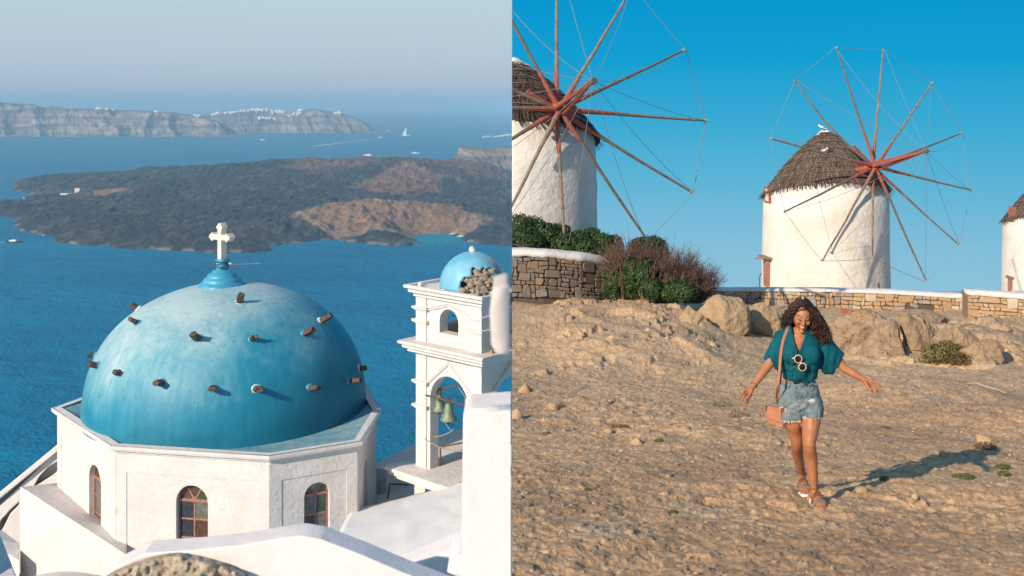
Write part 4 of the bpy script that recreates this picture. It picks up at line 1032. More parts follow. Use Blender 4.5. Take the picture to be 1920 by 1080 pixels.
# ---- stone walls built of single stones
def stone_wall(name, label, path, n_cols, n_rows, seed, mats, coping, gap=None, thick=.5, split=.5):
    """path: list of (px, y_top_of_stones, y_base, y_top_of_coping, d)"""
    rng = random.Random(seed); pa = np.array(path, float); ts = np.linspace(0, 1, len(pa))
    seglen = np.concatenate([[0], np.cumsum(np.abs(np.diff(pa[:, 0])))]); seglen /= seglen[-1]
    def at(u, v, w=0):
        q_ = [float(np.interp(u, seglen, pa[:, k])) for k in range(5)]; y = q_[2]+(q_[1]-q_[2])*v
        return P(q_[0], y, q_[4])+Vector((0, w, 0))
    base = at(.5, 0, .2); T_ = thing(name, label, 'stone wall', base)
    b = bmesh.new(); n = 24; r = []
    for i in range(n+1):
        u = i/n; r.append([b.verts.new(p) for p in (at(u, -.25, .03), at(u, 1, .03), at(u, 1, thick), at(u, -.25, thick))])
    for i in range(n):
        for k in range(4): b.faces.new((r[i][k], r[i][(k+1) % 4], r[i+1][(k+1) % 4], r[i+1][k]))
    b.faces.new(r[0]); b.faces.new(r[-1][::-1]); mkbm('core', b, mats[-1], T_)
    if coping:
        b = bmesh.new(); r = []; n = 40
        for i in range(n+1):
            u = i/n; q_ = [float(np.interp(u, seglen, pa[:, k])) for k in range(5)]; d = q_[4]; z1 = (190-q_[3])/F*(d+thick); z0 = (190-q_[1])/F*(d-.05); wv = .02*n1(u*9, seed)
            x = lambda dd_: (q_[0]-960)/F*d
            z0 -= .012+.02*n1(u*30, seed+3); c = [(-.07, 0), (-.075, .5), (0, .85), (.12, 1), (thick*.8, 1.0), (thick+.05, .8), (thick+.06, -.2)]
            zm = z0+max(.10, (z1-z0))
            r.append([b.verts.new((x(0), d+a, z0+(zm-z0)*h_+wv)) for a, h_ in c])
        for i in range(n):
            for k in range(len(c)): b.faces.new((r[i][k], r[i][(k+1) % len(c)], r[i+1][(k+1) % len(c)], r[i+1][k]))
        b.faces.new(r[0]); b.faces.new(r[-1][::-1]); mkbm('coping', b, M['white'], T_, True)
    occ = np.zeros((n_cols, n_rows), int); cells = []
    def put(i, j, w, h_):
        if i+w > n_cols or j+h_ > n_rows or occ[i:i+w, j:j+h_].any(): return False
        occ[i:i+w, j:j+h_] = 1; cells.append((i, j, w, h_)); return True
    for _ in range(int(n_cols*n_rows*.16*split*2)):
        put(rng.randrange(n_cols), rng.randrange(n_rows), *rng.choice([(3, 3), (3, 2), (2, 3), (2, 2), (4, 2), (2, 2), (3, 2)]))
    for _ in range(n_cols*n_rows*2): put(rng.randrange(n_cols), rng.randrange(n_rows), *rng.choice([(2, 1), (2, 1), (3, 1), (1, 2)]))
    for i in range(n_cols):
        for j in range(n_rows): put(i, j, 1, 1)
    def warp(a, c): return (a+.38*n1(a*.9+seed, c*.9, 1), c+.30*n1(a*.7+seed, c*.9, 5) if 0 < c < n_rows else c)
    for (i, j, w, h_) in cells:
        if gap and gap(i/n_cols, j/n_rows): continue
        g = .07; a0, a1, c0, c1 = i+g, i+w-g, j+g*.9, j+h_-g*.9; k_ = min(w, h_)*rng.uniform(.12, .3)
        poly = [(a0+k_, c0), (a1-k_*rng.random(), c0), (a1, c0+k_), (a1, c1-k_*rng.random()), (a1-k_, c1), (a0+k_*rng.random(), c1), (a0, c1-k_), (a0, c0+k_*rng.random())]
        poly = [warp(*q_) for q_ in poly]; cxy = (sum(q_[0] for q_ in poly)/8, sum(q_[1] for q_ in poly)/8)
        b = bmesh.new(); pr = rng.uniform(.03, .09); rings = []
        for w_, s_ in ((.04, 1.0), (-pr*.55, 1.0), (-pr, .8)):
            tl = rng.uniform(-.02, .02)
            rings.append([b.verts.new(at((cxy[0]+(x-cxy[0])*s_)/n_cols, (cxy[1]+(y-cxy[1])*s_)/n_rows, w_+(tl*(x-cxy[0]) if s_ < 1 else 0))) for x, y in poly])
        for q0, q1 in zip(rings[:-1], rings[1:]):
            for k in range(8): b.faces.new((q0[k], q0[(k+1) % 8], q1[(k+1) % 8], q1[k]))
        b.faces.new(rings[-1]); mkbm('stone', b, rng.choice(mats[:-1]), T_)
    clip_tree(T_, False); return T_
dk = mat('wall_core', (.075, .058, .045), .95, (.12, .09, .07), 9, .8, 20)
M['w_brown'] = mat('wall_stone_brown', (.22, .165, .115), .95, (.15, .115, .085), 5, .9, 16); M['w_grey'] = mat('wall_stone_grey', (.24, .21, .18), .95, (.16, .14, .12), 6, .9, 16)
M['w_rust'] = mat('wall_stone_rust', (.26, .17, .10), .95, (.18, .14, .10), 5, .9, 16); M['w_dark'] = mat('wall_stone_dark', (.13, .115, .10), .95, (.2, .17, .13), 6, .9, 16)
stone_wall('stone_wall', 'dark brown rubble wall with a white coping at the left, below the hedge', [(955, 480, 556, 463, 32), (1020, 482, 558, 465, 32), (1090, 488, 560, 470, 32.4), (1150, 497, 562, 478, 33.2), (1215, 510, 564, 492, 35)], 32, 10, 3,
           [M['w_brown'], M['w_grey'], M['w_brown'], M['w_rust'], M['w_dark'], dk], True)
def hole(u, v): return .74 < u < .80+.1*(1-v) and v < .55 and not (.77 < u < .80) or (.80 < u < 1 and v < .22)
stone_wall('stone_wall', 'long low rubble wall with a dirty white coping in front of the middle windmill', [(1325, 545, 588, 537, 45), (1400, 545, 590, 537, 44.5), (1540, 548, 592, 538, 44), (1680, 552, 596, 541, 43.5), (1813, 560, 604, 548, 43)], 64, 6, 7,
           [M['st_tan'], M['st_pale'], M['st_ochre'], M['st_grey'], M['st_tan'], dk], True, hole)
stone_wall('stone_wall', 'golden rubble wall with a bright white coping at the right edge of the slope', [(1815, 554, 606, 541, 39), (1840, 554, 608, 540, 38.8), (1960, 565, 616, 550, 38), (2080, 570, 622, 556, 37.5)], 26, 8, 12,
           [M['st_ochre'], M['st_tan'], M['st_ochre'], M['st_pale'], mat('wall_core_ochre', (.2, .14, .08), .95)], True)
# bricks and scraps
M['brick'] = mat('red_brick', (.42, .14, .075), .9, (.34, .15, .09), 12, .6, 30)
def brick(px, py, w, h, label, rz=.2):
    p = on_ground(px, py); s = w/F*p.y; b = bmesh.new(); hh = h/F*p.y
    bm_box(b, p+Vector((0, 0, hh*.35)), (s, s*.5, hh), Matrix.Rotation(rz, 3, 'Z')); o = mkbm('brick', b, M['brick'], origin=p); bevel(o, .012, 2); tag(o, label, 'brick'); apply_mods(o); clip(o, False)
brick(970, 567, 26, 13, 'hollow red brick at the left edge below the dark wall'); brick(992, 566, 26, 10, 'red brick with mortar beside the hollow one', -.1)
brick(1583, 588, 18, 7, 'left broken red brick below the long wall'); brick(1597, 589, 12, 8, 'right broken red brick below the long wall', .5)
for px, w, lb in ((1674, 18, 'left flat scrap of blue plastic under the broken wall'), (1712, 26, 'right flat scrap of blue plastic under the broken wall')):
    p = on_ground(px, 600); s = w/F*p.y; b = bmesh.new(); bm_box(b, p+Vector((0, 0, .04)), (s, s*.5, .02)); o = mkbm('plastic_scrap', b, mat('blue_plastic', (.04, .2, .4), .5), origin=p); tag(o, lb, 'litter')
p0, p1 = on_ground(1815, 720, .03), on_ground(1885, 741, .03); pm = p0.lerp(p1, .5); pm.z = gz(pm.x, pm.y)+.04
b = bmesh.new(); bm_tube(b, [p0, p0.lerp(pm, .5)+Vector((0, 0, .03)), pm, pm.lerp(p1, .5)+Vector((0, 0, .02)), p1], [.008, .011, .012, .010, .006], 7); o = mkbm('dry_stick', b, mat('bleached_wood', (.5, .4, .28), .9), origin=p0); tag(o, 'pale bleached stick lying on the slope at the right', 'stick')

# ---- plants
M['leaf'] = mat('leaf_green', (.018, .045, .012), .55, (.045, .085, .020), 3, 0, spec=.35)
M['leaf2'] = mat('leaf_dry_green', (.10, .11, .025), .7, (.16, .12, .04), 5, 0)
M['leaf_red'] = mat('leaf_rust', (.16, .07, .03), .8, (.08, .06, .02), 9, 0)
M['twig'] = mat('twig_bark', (.17, .095, .065), .9, (.27, .17, .12), 9, 0)
def leaf_cloud(name, cs, n, size, m, parent, seed, asp=.42, dense=1.0):
    """leaves on an uneven crown made of several lobes (centre, radii)"""
    r = np.random.RandomState(seed); vol = np.array([c[1][0]*c[1][2] for c in cs]); k = r.choice(len(cs), n, p=vol/vol.sum())
    Cn = np.array([c[0] for c in cs])[k]; Rd = np.array([c[1] for c in cs])[k]
    d = r.normal(size=(n, 3)); d /= np.linalg.norm(d, axis=1)[:, None]
    rad = (.55+.45*r.uniform(0, 1, n)**.45)*(1+.30*fbm(d[:, 0]*2.6+k, d[:, 1]*2.6+seed, d[:, 2]*2.6, 4, .6))
    p = Cn+d*Rd*rad[:, None]
    nn = d+r.normal(scale=.55, size=(n, 3))+np.array([0, -.1, .3]); nn /= np.linalg.norm(nn, axis=1)[:, None]
    t = r.normal(size=(n, 3))+np.array([0, 0, .6]); u = t-nn*(t*nn).sum(1)[:, None]; u /= np.linalg.norm(u, axis=1)[:, None]; w = np.cross(nn, u)
    s = size*r.uniform(.6, 1.25, n)[:, None]
    V = np.stack([p-u*s, p+w*s*asp+nn*s*.08, p+u*s, p-w*s*asp+nn*s*.08], 1)
    V[..., 0] = np.maximum(V[..., 0], 0.0)
    Fc = np.arange(4*n).reshape(-1, 4)
    me = bpy.data.meshes.new(name); me.vertices.add(4*n); me.vertices.foreach_set('co', V.astype(np.float32).ravel()); me.loops.add(4*n)
    me.loops.foreach_set('vertex_index', Fc.ravel().astype(np.int32)); me.polygons.add(n); me.polygons.foreach_set('loop_start', np.arange(0, 4*n, 4, dtype=np.int32)); me.update(calc_edges=True)
    return link(name, me, m, parent)
def twigs(bm, base, n, h, spread, seed, r0=.02, lean=(0, 0), forks=3):
    r = random.Random(seed)
    for _ in range(n):
        a = r.uniform(0, 2*PI); sp = r.random()**.5*spread; p = Vector(base)+Vector((math.cos(a)*sp*.35, math.sin(a)*sp*.3, 0)); L_ = h*r.uniform(.55, 1.05)
        d = Vector((math.cos(a)*sp/h+lean[0], math.sin(a)*sp/h*.8+lean[1], 1)).normalized()
        pts = [p.copy()]; q_ = p.copy(); dd_ = d.copy()
        for k in range(6): dd_ = (dd_+Vector((r.gauss(0, .13), r.gauss(0, .13), r.gauss(.02, .05)))).normalized(); q_ = q_+dd_*L_/6; pts.append(q_.copy())
        bm_tube(bm, pts, [r0*(1-.8*k/6) for k in range(7)], 4, False)
        for f in range(forks):
            k = r.randrange(2, 6); e_ = (dd_+Vector((r.gauss(0, .6), r.gauss(0, .5), r.gauss(0, .3)))).normalized(); l2 = L_*r.uniform(.15, .4); s0 = pts[k]
            bm_tube(bm, [s0, s0+e_*l2*.5+Vector((0, 0, .02)), s0+e_*l2+Vector((0, 0, .06))], [r0*.5, r0*.35, r0*.12], 3, False)
def shrub(label, cat, base, lobes, n, size, seed, m=None, tw=30, twh=1.0, name='shrub', group=None, asp=.42, twm=None, lean=(0, 0)):
    T_ = thing(name, label, cat, base, group)
    if tw:
        b = bmesh.new(); sp = max(c[1][0] for c in lobes)*.9; twigs(b, base, tw, twh, sp, seed, .018, lean); o = mkbm('stems', b, twm or M['twig'], T_, recalc=False); clip(o, False); o['kind'] = 'stuff'
    if n: o = leaf_cloud('foliage', lobes, n, size, m or M['leaf'], T_, seed, asp); o['kind'] = 'stuff'
    return T_
def lob(px, py, w, h, d, dep=.8): p = P(px, py, d); return (tuple(p), (w/2/F*d, w/2/F*d*dep, h/2/F*d))
def lobes_of(lst, d): return [lob(*l, d+.3*math.sin(i*2.1)) for i, l in enumerate(lst)]
D1 = 33.6
shrub('dark green hedge bush at the left edge above the wall coping', 'shrub', P(985, 478, D1), lobes_of([(970, 432, 60, 62), (1000, 436, 56, 60), (985, 452, 80, 50)], D1), 7000, .055, 1, tw=20, twh=.8, group='hedge bushes on the left wall')
shrub('second hedge bush, between the left edge and the dip in the hedge', 'shrub', P(1042, 480, D1), lobes_of([(1028, 440, 46, 44), (1050, 444, 50, 50), (1062, 460, 60, 44)], D1), 6000, .055, 2, tw=20, twh=.7, group='hedge bushes on the left wall')
shrub('third hedge bush, before the foot of the left windmill tower', 'shrub', P(1098, 484, D1), lobes_of([(1085, 452, 52, 42), (1108, 450, 46, 46), (1095, 468, 70, 38)], D1), 6000, .055, 3, tw=20, twh=.7, group='hedge bushes on the left wall')
shrub('last hedge bush on the wall, with reddish dry twigs in front', 'shrub', P(1140, 486, D1), lobes_of([(1132, 456, 44, 40), (1152, 462, 36, 44), (1140, 474, 60, 34)], D1), 4500, .055, 4, tw=26, twh=.8, group='hedge bushes on the left wall')
D2 = 31.6
shrub('round topped dark green bush rising above the dry twigs', 'shrub', P(1215, 556, D2+.6), lobes_of([(1212, 463, 70, 42), (1232, 470, 44, 56), (1198, 470, 40, 46), (1226, 486, 56, 50)], D2+.6), 7500, .05, 5, tw=60, twh=1.5, lean=(0, 0))
shrub('low leafy bush against the end of the stone wall', 'shrub', P(1165, 560, D2-.5), lobes_of([(1152, 530, 46, 58), (1172, 528, 54, 70), (1185, 515, 40, 70), (1150, 545, 40, 36)], D2-.5), 6500, .05, 6, tw=40, twh=1.1)
shrub('leafy bush in the middle of the dry thicket', 'shrub', P(1210, 562, D2-.8), lobes_of([(1205, 515, 46, 66), (1196, 545, 50, 40), (1222, 540, 46, 44)], D2-.8), 6000, .05, 7, tw=40, twh=1.2)
shrub('lowest leafy bush at the right foot of the thicket', 'shrub', P(1262, 565, D2-.9), lobes_of([(1262, 545, 76, 44), (1245, 555, 50, 26), (1284, 548, 50, 40)], D2-.9), 6000, .05, 8, tw=30, twh=.9)
M['twig_red'] = mat('red_twigs', (.085, .048, .038), .9, (.16, .10, .075), 9, 0)
for i, (px, py, hgt, spr, n, ln, lb) in enumerate(((1190, 562, 1.75, .8, 230, (.0, 0), 'tall reddish dry twigs in front of the round topped bush'), (1250, 564, 1.6, .9, 300, (.18, 0), 'dense brown dry twigs in the middle of the thicket'), (1298, 567, 1.2, .85, 210, (.22, 0), 'dry twigs leaning right at the end of the thicket'), (1150, 555, 1.55, .35, 60, (.1, 0), 'thin dry twigs climbing over the end of the stone wall'))):
    base = P(px, py, D2-.2); T_ = thing('dry_bush', lb, 'dry bush', base, 'dry bushes of the thicket'); b = bmesh.new(); twigs(b, base, n, hgt, spr, 30+i, .014, ln, 5)
    o = mkbm('twigs', b, M['twig_red'], T_, recalc=False); o['kind'] = 'stuff'
    o = leaf_cloud('foliage', [lob(px+20*ln[0]*2, py-hgt*.55*F/D2, spr*1.9*F/D2, hgt*1.0*F/D2, D2-.2)], 900, .03, M['leaf_red'], T_, 50+i); o['kind'] = 'stuff'
def weed(px, py, w, h, n, label, seed, m=None, m2=None, group=None):
    p = on_ground(px, py); s = w/2/F*p.y; hh = h/F*p.y; T_ = thing('weed', label, 'weed', p, group)
    o = leaf_cloud('leaves', [((p.x, p.y, p.z+hh*.35), (s, s*.6, hh*.55))], n, max(.012, hh*.12), m or M['leaf2'], T_, seed, .3); o['kind'] = 'stuff'
    if h > 25: b = bmesh.new(); twigs(b, p-Vector((0, 0, .02)), 40, hh*1.0, s*.9, seed, .008); o = mkbm('stems', b, M['leaf_red'], T_, recalc=False); o['kind'] = 'stuff'
M['weed_g'] = mat('weed_green', (.07, .11, .02), .7, (.11, .12, .03), 9, 0)
weed(1772, 680, 84, 40, 1500, 'large scrubby green and rust weed before the rocky bank', 1, M['leaf2']); weed(1745, 684, 60, 12, 900, 'low green patch at the left foot of the scrubby weed', 2, M['weed_g'])
weed(1806, 684, 60, 24, 700, 'rusty dry weed right of the scrubby green one', 3, M['leaf_red'])
weed(1392, 628, 30, 14, 400, 'small green weed between the two big boulders', 4, M['leaf2']); weed(1150, 612, 24, 6, 250, 'yellow green weed beside the little ring of stones', 5, M['leaf2'])
for i, (px, py, w, h, lb) in enumerate(((1355, 762, 40, 12, 'green weed on the slope left of her hand'), (1385, 782, 44, 10, 'dry brown weed below the green one left of her hand'), (1160, 802, 36, 9, 'green weed tuft next to the brown stone'), (1262, 662, 16, 5, 'tiny weed high on the open slope'), (1848, 842, 44, 14, 'dark rust weed in the woman’s shadow on the mound'), (1808, 900, 48, 12, 'green weed strip below the woman’s shadow'), (1880, 880, 30, 9, 'upper of two green tufts at the right edge'), (1882, 892, 28, 9, 'lower of two green tufts at the right edge'), (1264, 962, 18, 7, 'lonely weed low on the slope'), (1660, 900, 24, 8, 'weed in the leg shadow'), (1812, 768, 30, 7, 'small weed on the mound above the shadow'), (1658, 803, 20, 5, 'tiny weed right of the shorts'), (1235, 828, 18, 7, 'tiny weed behind the tan stone'), (1025, 815, 20, 6, 'tiny reddish weed at the left of the slope'), (1102, 922, 14, 5, 'tiny weed low at the left of the slope'), (1900, 610, 26, 5, 'flat green weed below the right wall'))):
    weed(px, py, w, h, int(60+w*h*1.0), lb, 20+i, (M['weed_g'], M['leaf_red'])[1 if ('rust' in lb or 'brown' in lb or 'reddish' in lb) else 0])

# ================================================================== windmills
M['thatch'] = mat('thatch', (.115, .080, .058), .95, (.065, .045, .034), 3, .6, 30); M['thatch2'] = mat('thatch_light', (.185, .135, .098), .95, (.13, .092, .066), 3, .6, 30)
M['thatch_dk'] = mat('thatch_dark', (.055, .034, .026), .95, (.03, .02, .016), 3, .6, 30); M['thatch_dk2'] = mat('thatch_dark_light', (.10, .062, .043), .95, (.07, .045, .034), 3, .6, 30)
M['pole'] = mat('weathered_pole', (.27, .205, .15), .9, (.15, .115, .09), 4, .6, 30, spots=(5, .6, (.10, .08, .07))); M['pole_dk'] = mat('dark_pole', (.12, .09, .07), .9, (.18, .14, .11), 4, .5, 30)
M['red'] = mat('faded_red_paint', (.28, .045, .026), .75, (.36, .12, .085), 6, .4, 30, spots=(7, .66, (.22, .12, .09)))
M['twine'] = mat('twine', (.22, .2, .18), .9); M['millwhite'] = mat('mill_plaster', (.72, .69, .645), .95, (.62, .575, .515), .8, .9, 4, bdist=.08, spots=(1.8, .65, (.52, .46, .37)))
def windmill(name, label, cpx, d, R, ybase, ytop, yapex, hub, n_az, n_el, tips, boom, dark=False, tilt=.85, eave=1.04, zlo=-.6, sag_r=.0, capr=.26, red_len=.3):
    cx = (cpx-960)/F*d; zb_ = (190-ybase)/F*d; zt_ = (190-ytop)/F*d; za = (190-yapex)/F*d
    T_ = thing(name, label, 'windmill', (cx, d, zb_-.5), 'windmills along the ridge')
    c = Vector((cx, d, 0)); H = zt_-zb_
    b = bmesh.new(); bm_lathe(b, c, [(R*1.015, zb_-.6), (R*1.01, zb_), (R, zb_+H*.2), (R*.99, zb_+H*.45), (R*.985, zb_+H*.7), (R*.975, zt_+.25)], 80, .004)
    ring = [v for v in b.verts if abs(v.co.z-zt_-.25) < 1e-4]; TWR = b; TRING = ring
    # thatched cap
    m1, m2 = (M['thatch_dk'], M['thatch_dk2']) if dark else (M['thatch'], M['thatch2'])
    rng = random.Random(5 if dark else 6); ze = zt_-.18
    def cap_pt(t, a, out=0):            # t 0 at the eave, 1 at the top
        f = -math.sin(a); rr = R*eave+out*.6; r_ = rr*(1-t)**.92+.28*t*0+out*.4; r_ = max(r_, 0.0)
        z0 = ze-.55+tilt*max(f, -.35)-.10*(1-abs(f)); z = z0+(za-z0)*(t**1.0)+.24*math.sin(PI*t)+out*.5
        return c+Vector((math.cos(a)*r_, math.sin(a)*r_, z))
    for v in TRING: v.co.z = cap_pt(.03, math.atan2(v.co.y-c.y, v.co.x-c.x)).z-.02
    mkbm('tower', TWR, M['millwhite'], T_, True)
    b = bmesh.new(); rings = []
    for k in range(14):
        t = k/13*.93+.0; rings.append([b.verts.new(cap_pt(t, 2*PI*j/56)) for j in range(56)])
    for k in range(13):
        for j in range(56): b.faces.new((rings[k][j], rings[k][(j+1) % 56], rings[k+1][(j+1) % 56], rings[k+1][j]))
    b.faces.new(rings[-1]); b.faces.new([v for v in rings[0][::-1]]); mkbm('cap', b, m1, T_)
    b = bmesh.new(); lay = 13
    for k in range(lay):
        t1 = .90*(k/(lay-1)); nb = int(430*(1-t1*.82))
        for j in range(nb):
            a = 2*PI*(j+rng.random())/nb; ln = rng.uniform(.09, .15)*(1.4 if k == 0 else 1.0); wd = rng.uniform(.018, .04)/(1-t1*.7)
            o0 = rng.uniform(.03, .09); tp = cap_pt(min(.93, t1+ln*.75), a, .015); bt = cap_pt(t1, a+rng.gauss(0, .02), o0)
            if k == 0: bt = bt+Vector((math.cos(a)*.10, math.sin(a)*.10, -rng.uniform(.04, .20)))
            elif rng.random() < .1: bt = bt+Vector((math.cos(a)*.06, math.sin(a)*.06, rng.uniform(-.08, .04)))
            s = Vector((-math.sin(a), math.cos(a), 0))*wd
            f = b.faces.new([b.verts.new(q_) for q_ in (tp-s, tp+s, bt+s*.7, bt-s*.5)]); f.material_index = 1 if rng.random() < .42 else 0
    o = mkbm('thatch', b, [m1, m2], T_, recalc=False); o['kind'] = 'stuff'
    b = bmesh.new()
    for k, t in enumerate((.16, .3, .44, .58, .72)):
        bm_tube(b, [cap_pt(t, 2*PI*j/48, .09)+Vector((0, 0, .02*math.sin(j*2.3+k))) for j in range(49)], .006, 4, False)
    mkbm('thatch_cords', b, M['rope'], T_)
    b = bmesh.new(); tt = cap_pt(.9, 0); bm_lathe(b, (c.x, c.y, 0), [(capr*2.0, za-.42), (capr*1.9, za-.30), (capr*1.45, za-.18), (capr*.75, za-.06), (capr*.4, za+.04), (.03, za+.09)], 28, .06); mkbm('cap_tip', b, M['millwhite'], T_, True)
    # shaft, hub, spokes
    nv = Vector((math.sin(n_az)*math.cos(n_el), -math.cos(n_az)*math.cos(n_el), math.sin(n_el)))
    hpx, hpy, hd = hub; h_ = P(hpx, hpy, hd)
    b = bmesh.new(); bm_tube(b, [h_-nv*2.4, h_-nv*.25, h_+nv*.28], [.15, .16, .15], 12); mkbm('shaft', b, M['red'], T_)
    b = bmesh.new(); bm_tube(b, [h_-nv*.26, h_-nv*.2, h_+nv*.12, h_+nv*.18], [.19, .23, .23, .18], 10); ho = mkbm('hub', b, M['red'], T_)
    tp3 = []; rng = random.Random(9)
    for k, (px, py) in enumerate(tips):
        r_ = P(px, py, 1.0); t = h_.dot(nv)/r_.dot(nv); q_ = r_*t; tp3.append(q_); v = q_-h_; L_ = v.length; dr = v.normalized()
        u, w_ = basis(dr); off = nv*(.07 if k % 2 else -.07)
        bend = .012*L_ if k != (len(tips)-2) else .05*L_
        pts = [h_+off+dr*L_*s+(u*math.sin(PI*s)*rng.uniform(-1, 1)*bend*.5+(w_*math.sin(PI*s)*bend*(1 if bend > .02*L_ else .3))) for s in (0, .15, .3, .45, .6, .75, .9, 1.0)]
        b = bmesh.new(); bm_tube(b, pts, [.068, .065, .062, .057, .052, .046, .041, .036], 8); mm_ = M['pole_dk'] if k % 3 == 2 else M['pole']
        so = mkbm('spoke', b, mm_, T_)
        b = bmesh.new(); e = rng.uniform(red_len*.8, red_len*1.15); bm_tube(b, [h_+off+dr*.12+w_*.02, h_+off+dr*L_*e*.5+w_*.03, h_+off+dr*L_*e+w_*.02], [.088, .082, .064], 8); mkbm('red_sleeve', b, M['red'], so)
        b = bmesh.new(); bm_tube(b, [q_+off-dr*.10, q_+off-dr*.02], .065, 7); mkbm('lashing', b, M['rope'], so)
    bt = P(*boom)
    b = bmesh.new(); u, w_ = basis(nv)
    for a in (0, 2*PI/3, 4*PI/3): bm_tube(b, [h_+nv*.1+u*math.cos(a)*.2+w_*math.sin(a)*.2, bt], [.085, .055], 8)
    mkbm('boom', b, M['red'], T_)
    b = bmesh.new(); bm_tube(b, [bt-nv*.14, bt+nv*.08], [.10, .11], 8); mkbm('boom_tip', b, M['pole_dk'], T_)
    b = bmesh.new(); n = len(tp3)
    for k in range(n):
        bm_tube(b, sag(tp3[k], tp3[(k+1) % n], .05, 8), .011, 4, False); bm_tube(b, sag(bt, tp3[k], .10+.12*(k % 3), 10), .009, 4, False)
    mkbm('rigging', b, M['twine'], T_)
    return T_, c
tips2 = [(1658, 92), (1746, 155), (1805, 249), (1820, 357), (1799, 458), (1735, 528), (1638, 484), (1540, 489), (1472, 397), (1443, 260), (1491, 148), (1566, 88)]
W2, c2_ = windmill('windmill', 'white windmill with brown thatch and twelve bare spokes, in full view behind the woman', 1547, 56, 3.25, 560, 337, 243, (1640, 312, 52.4), math.radians(28), math.radians(13), tips2, (1737, 283, 49.3), eave=1.01)
# its openings
def wbox(T_, name, px0, px1, py0, py1, d, dep, m):
    b = bmesh.new(); a, c_ = P(px0, py0, d), P(px1, py1, d); bm_box(b, ((a.x+c_.x)/2, d+dep/2, (a.z+c_.z)/2), (abs(c_.x-a.x), dep, abs(a.z-c_.z))); return mkbm(name, b, m, T_)
def wcyl(T_, name, cpx, d, R, px, y0, y1, w, out, m, inn=.25):
    cx = (cpx-960)/F*d; x = (px-960)/F*d; s_ = max(-.999, min(.999, (x-cx)/R)); dd_ = d-R*math.sqrt(1-s_*s_); x = (px-960)/F*dd_; s_ = (x-cx)/R; s_ = max(-.985, min(.985, s_))
    n_ = Vector((s_, -math.sqrt(1-s_*s_), 0)); z0, z1 = (190-y1)/F*dd_, (190-y0)/F*dd_
    cen_ = Vector((cx, d, (z0+z1)/2))+n_*(R+(out-inn)/2); ang = math.atan2(n_.y, n_.x)
    b = bmesh.new(); bm_box(b, cen_, (out+inn, w, z1-z0), Matrix.Rotation(ang, 3, 'Z')); return mkbm(name, b, m, T_)
wcyl(W2, 'window', 1547, 56, 3.20, 1441, 353, 382, .75, .03, M['red']); wcyl(W2, 'window_reveal', 1547, 56, 3.21, 1445, 357, 380, .4, .03, M['millwhite'])
wcyl(W2, 'lintel', 1547, 56, 3.25, 1440, 484, 488, 1.2, .22, M['pole']); wcyl(W2, 'door', 1547, 56, 3.25, 1438, 489, 541, .8, .02, M['frame_wood'])
b = bmesh.new(); bm_tube(b, [P(1416, 484, 55.4), P(1436, 484, 55.2)], .04, 6); mkbm('peg', b, M['pole'], W2)
b = bmesh.new(); bm_tube(b, [P(1424, 541, 55), P(1424, 520, 55), P(1428, 512, 55)], .03, 6); mkbm('tie_post', b, M['iron'], W2)
b = bmesh.new(); bm_tube(b, [P(1648, 544, 53), P(1647, 530, 53)], .05, 6); mkbm('mooring_post', b, M['iron'], W2)
# left windmill, cut by the end of this place
tips1 = [(1047, -85), (1186, -28), (1286, 93), (1323, 227), (1300, 360), (1212, 452), (1063, 480), (926, 446), (820, 350), (792, 200), (815, 60), (915, -40)]
W1, c1_ = windmill('windmill', 'close windmill with dark thatch and red hub, half cut away at its left', 964, 37, 2.87, 500, 222, 112, (1047, 204, 34.0), math.radians(33), math.radians(10), tips1, (1112, 152, 31.4), True, tilt=.8, capr=.36)
b = bmesh.new(); bm_box(b, P(1117.5, 358, 37), (.05, .3, .6)); mkbm('window_slit', b, M['frame_wood'], W1)
clip_tree(W1, False)
# right windmill: the same build further off
def copy_tree(o, parent=None, off=None, skip=()):
    c_ = o.copy(); C.objects.link(c_); c_.parent = parent
    for ch in o.children:
        if ch.name.split('.')[0] not in skip: copy_tree(ch, c_)
    return c_
W3 = copy_tree(W2, skip=('window', 'window_reveal', 'lintel', 'door', 'peg', 'tie_post', 'mooring_post')); d3 = 74.0
W3.location = ((1974-960)/F*d3, d3, (190-560)/F*d3-.5); W3['label'] = 'farthest windmill, cut by the right edge, only its left side showing'; _ = 'farthest windmill, only its left side showing at the right edge'
o3 = W3.location-W2.location
def p3(px, py, dd_): return P(px, py, dd_)
ORG[W3] = Vector(W3.location)
def wbox3(name, px0, px1, py0, py1, d, dep, m):
    b = bmesh.new(); a, c_ = P(px0, py0, d), P(px1, py1, d); bm_box(b, ((a.x+c_.x)/2, d+dep/2, (a.z+c_.z)/2), (abs(c_.x-a.x), dep, abs(a.z-c_.z))); return mkbm(name, b, m, W3)
wcyl(W3, 'window_frame', 1974, d3, 3.2, 1911, 392, 417, .5, .03, M['frame_wood']); wcyl(W3, 'window_pane', 1974, d3, 3.2, 1911, 395, 414, .36, .05, M['red']); wcyl(W3, 'window_sill', 1974, d3, 3.2, 1911, 416, 418.5, .62, .12, M['pole'])
wcyl(W3, 'door', 1974, d3, 3.25, 1912, 529, 560, .5, .03, M['frame_wood']); wcyl(W3, 'lintel', 1974, d3, 3.25, 1911, 525.5, 529, .8, .12, M['pole'])
o = None
# white walls at the foot of the right windmill
b = bmesh.new(); bm_box(b, P(1960, 556, 50), (3.0, .6, .5)); o = mkbm('low_white_wall', b, M['white'], origin=P(1960, 570, 50)); bevel(o, .08, 4); tag(o, 'small white wall bump before the farthest windmill', 'wall')
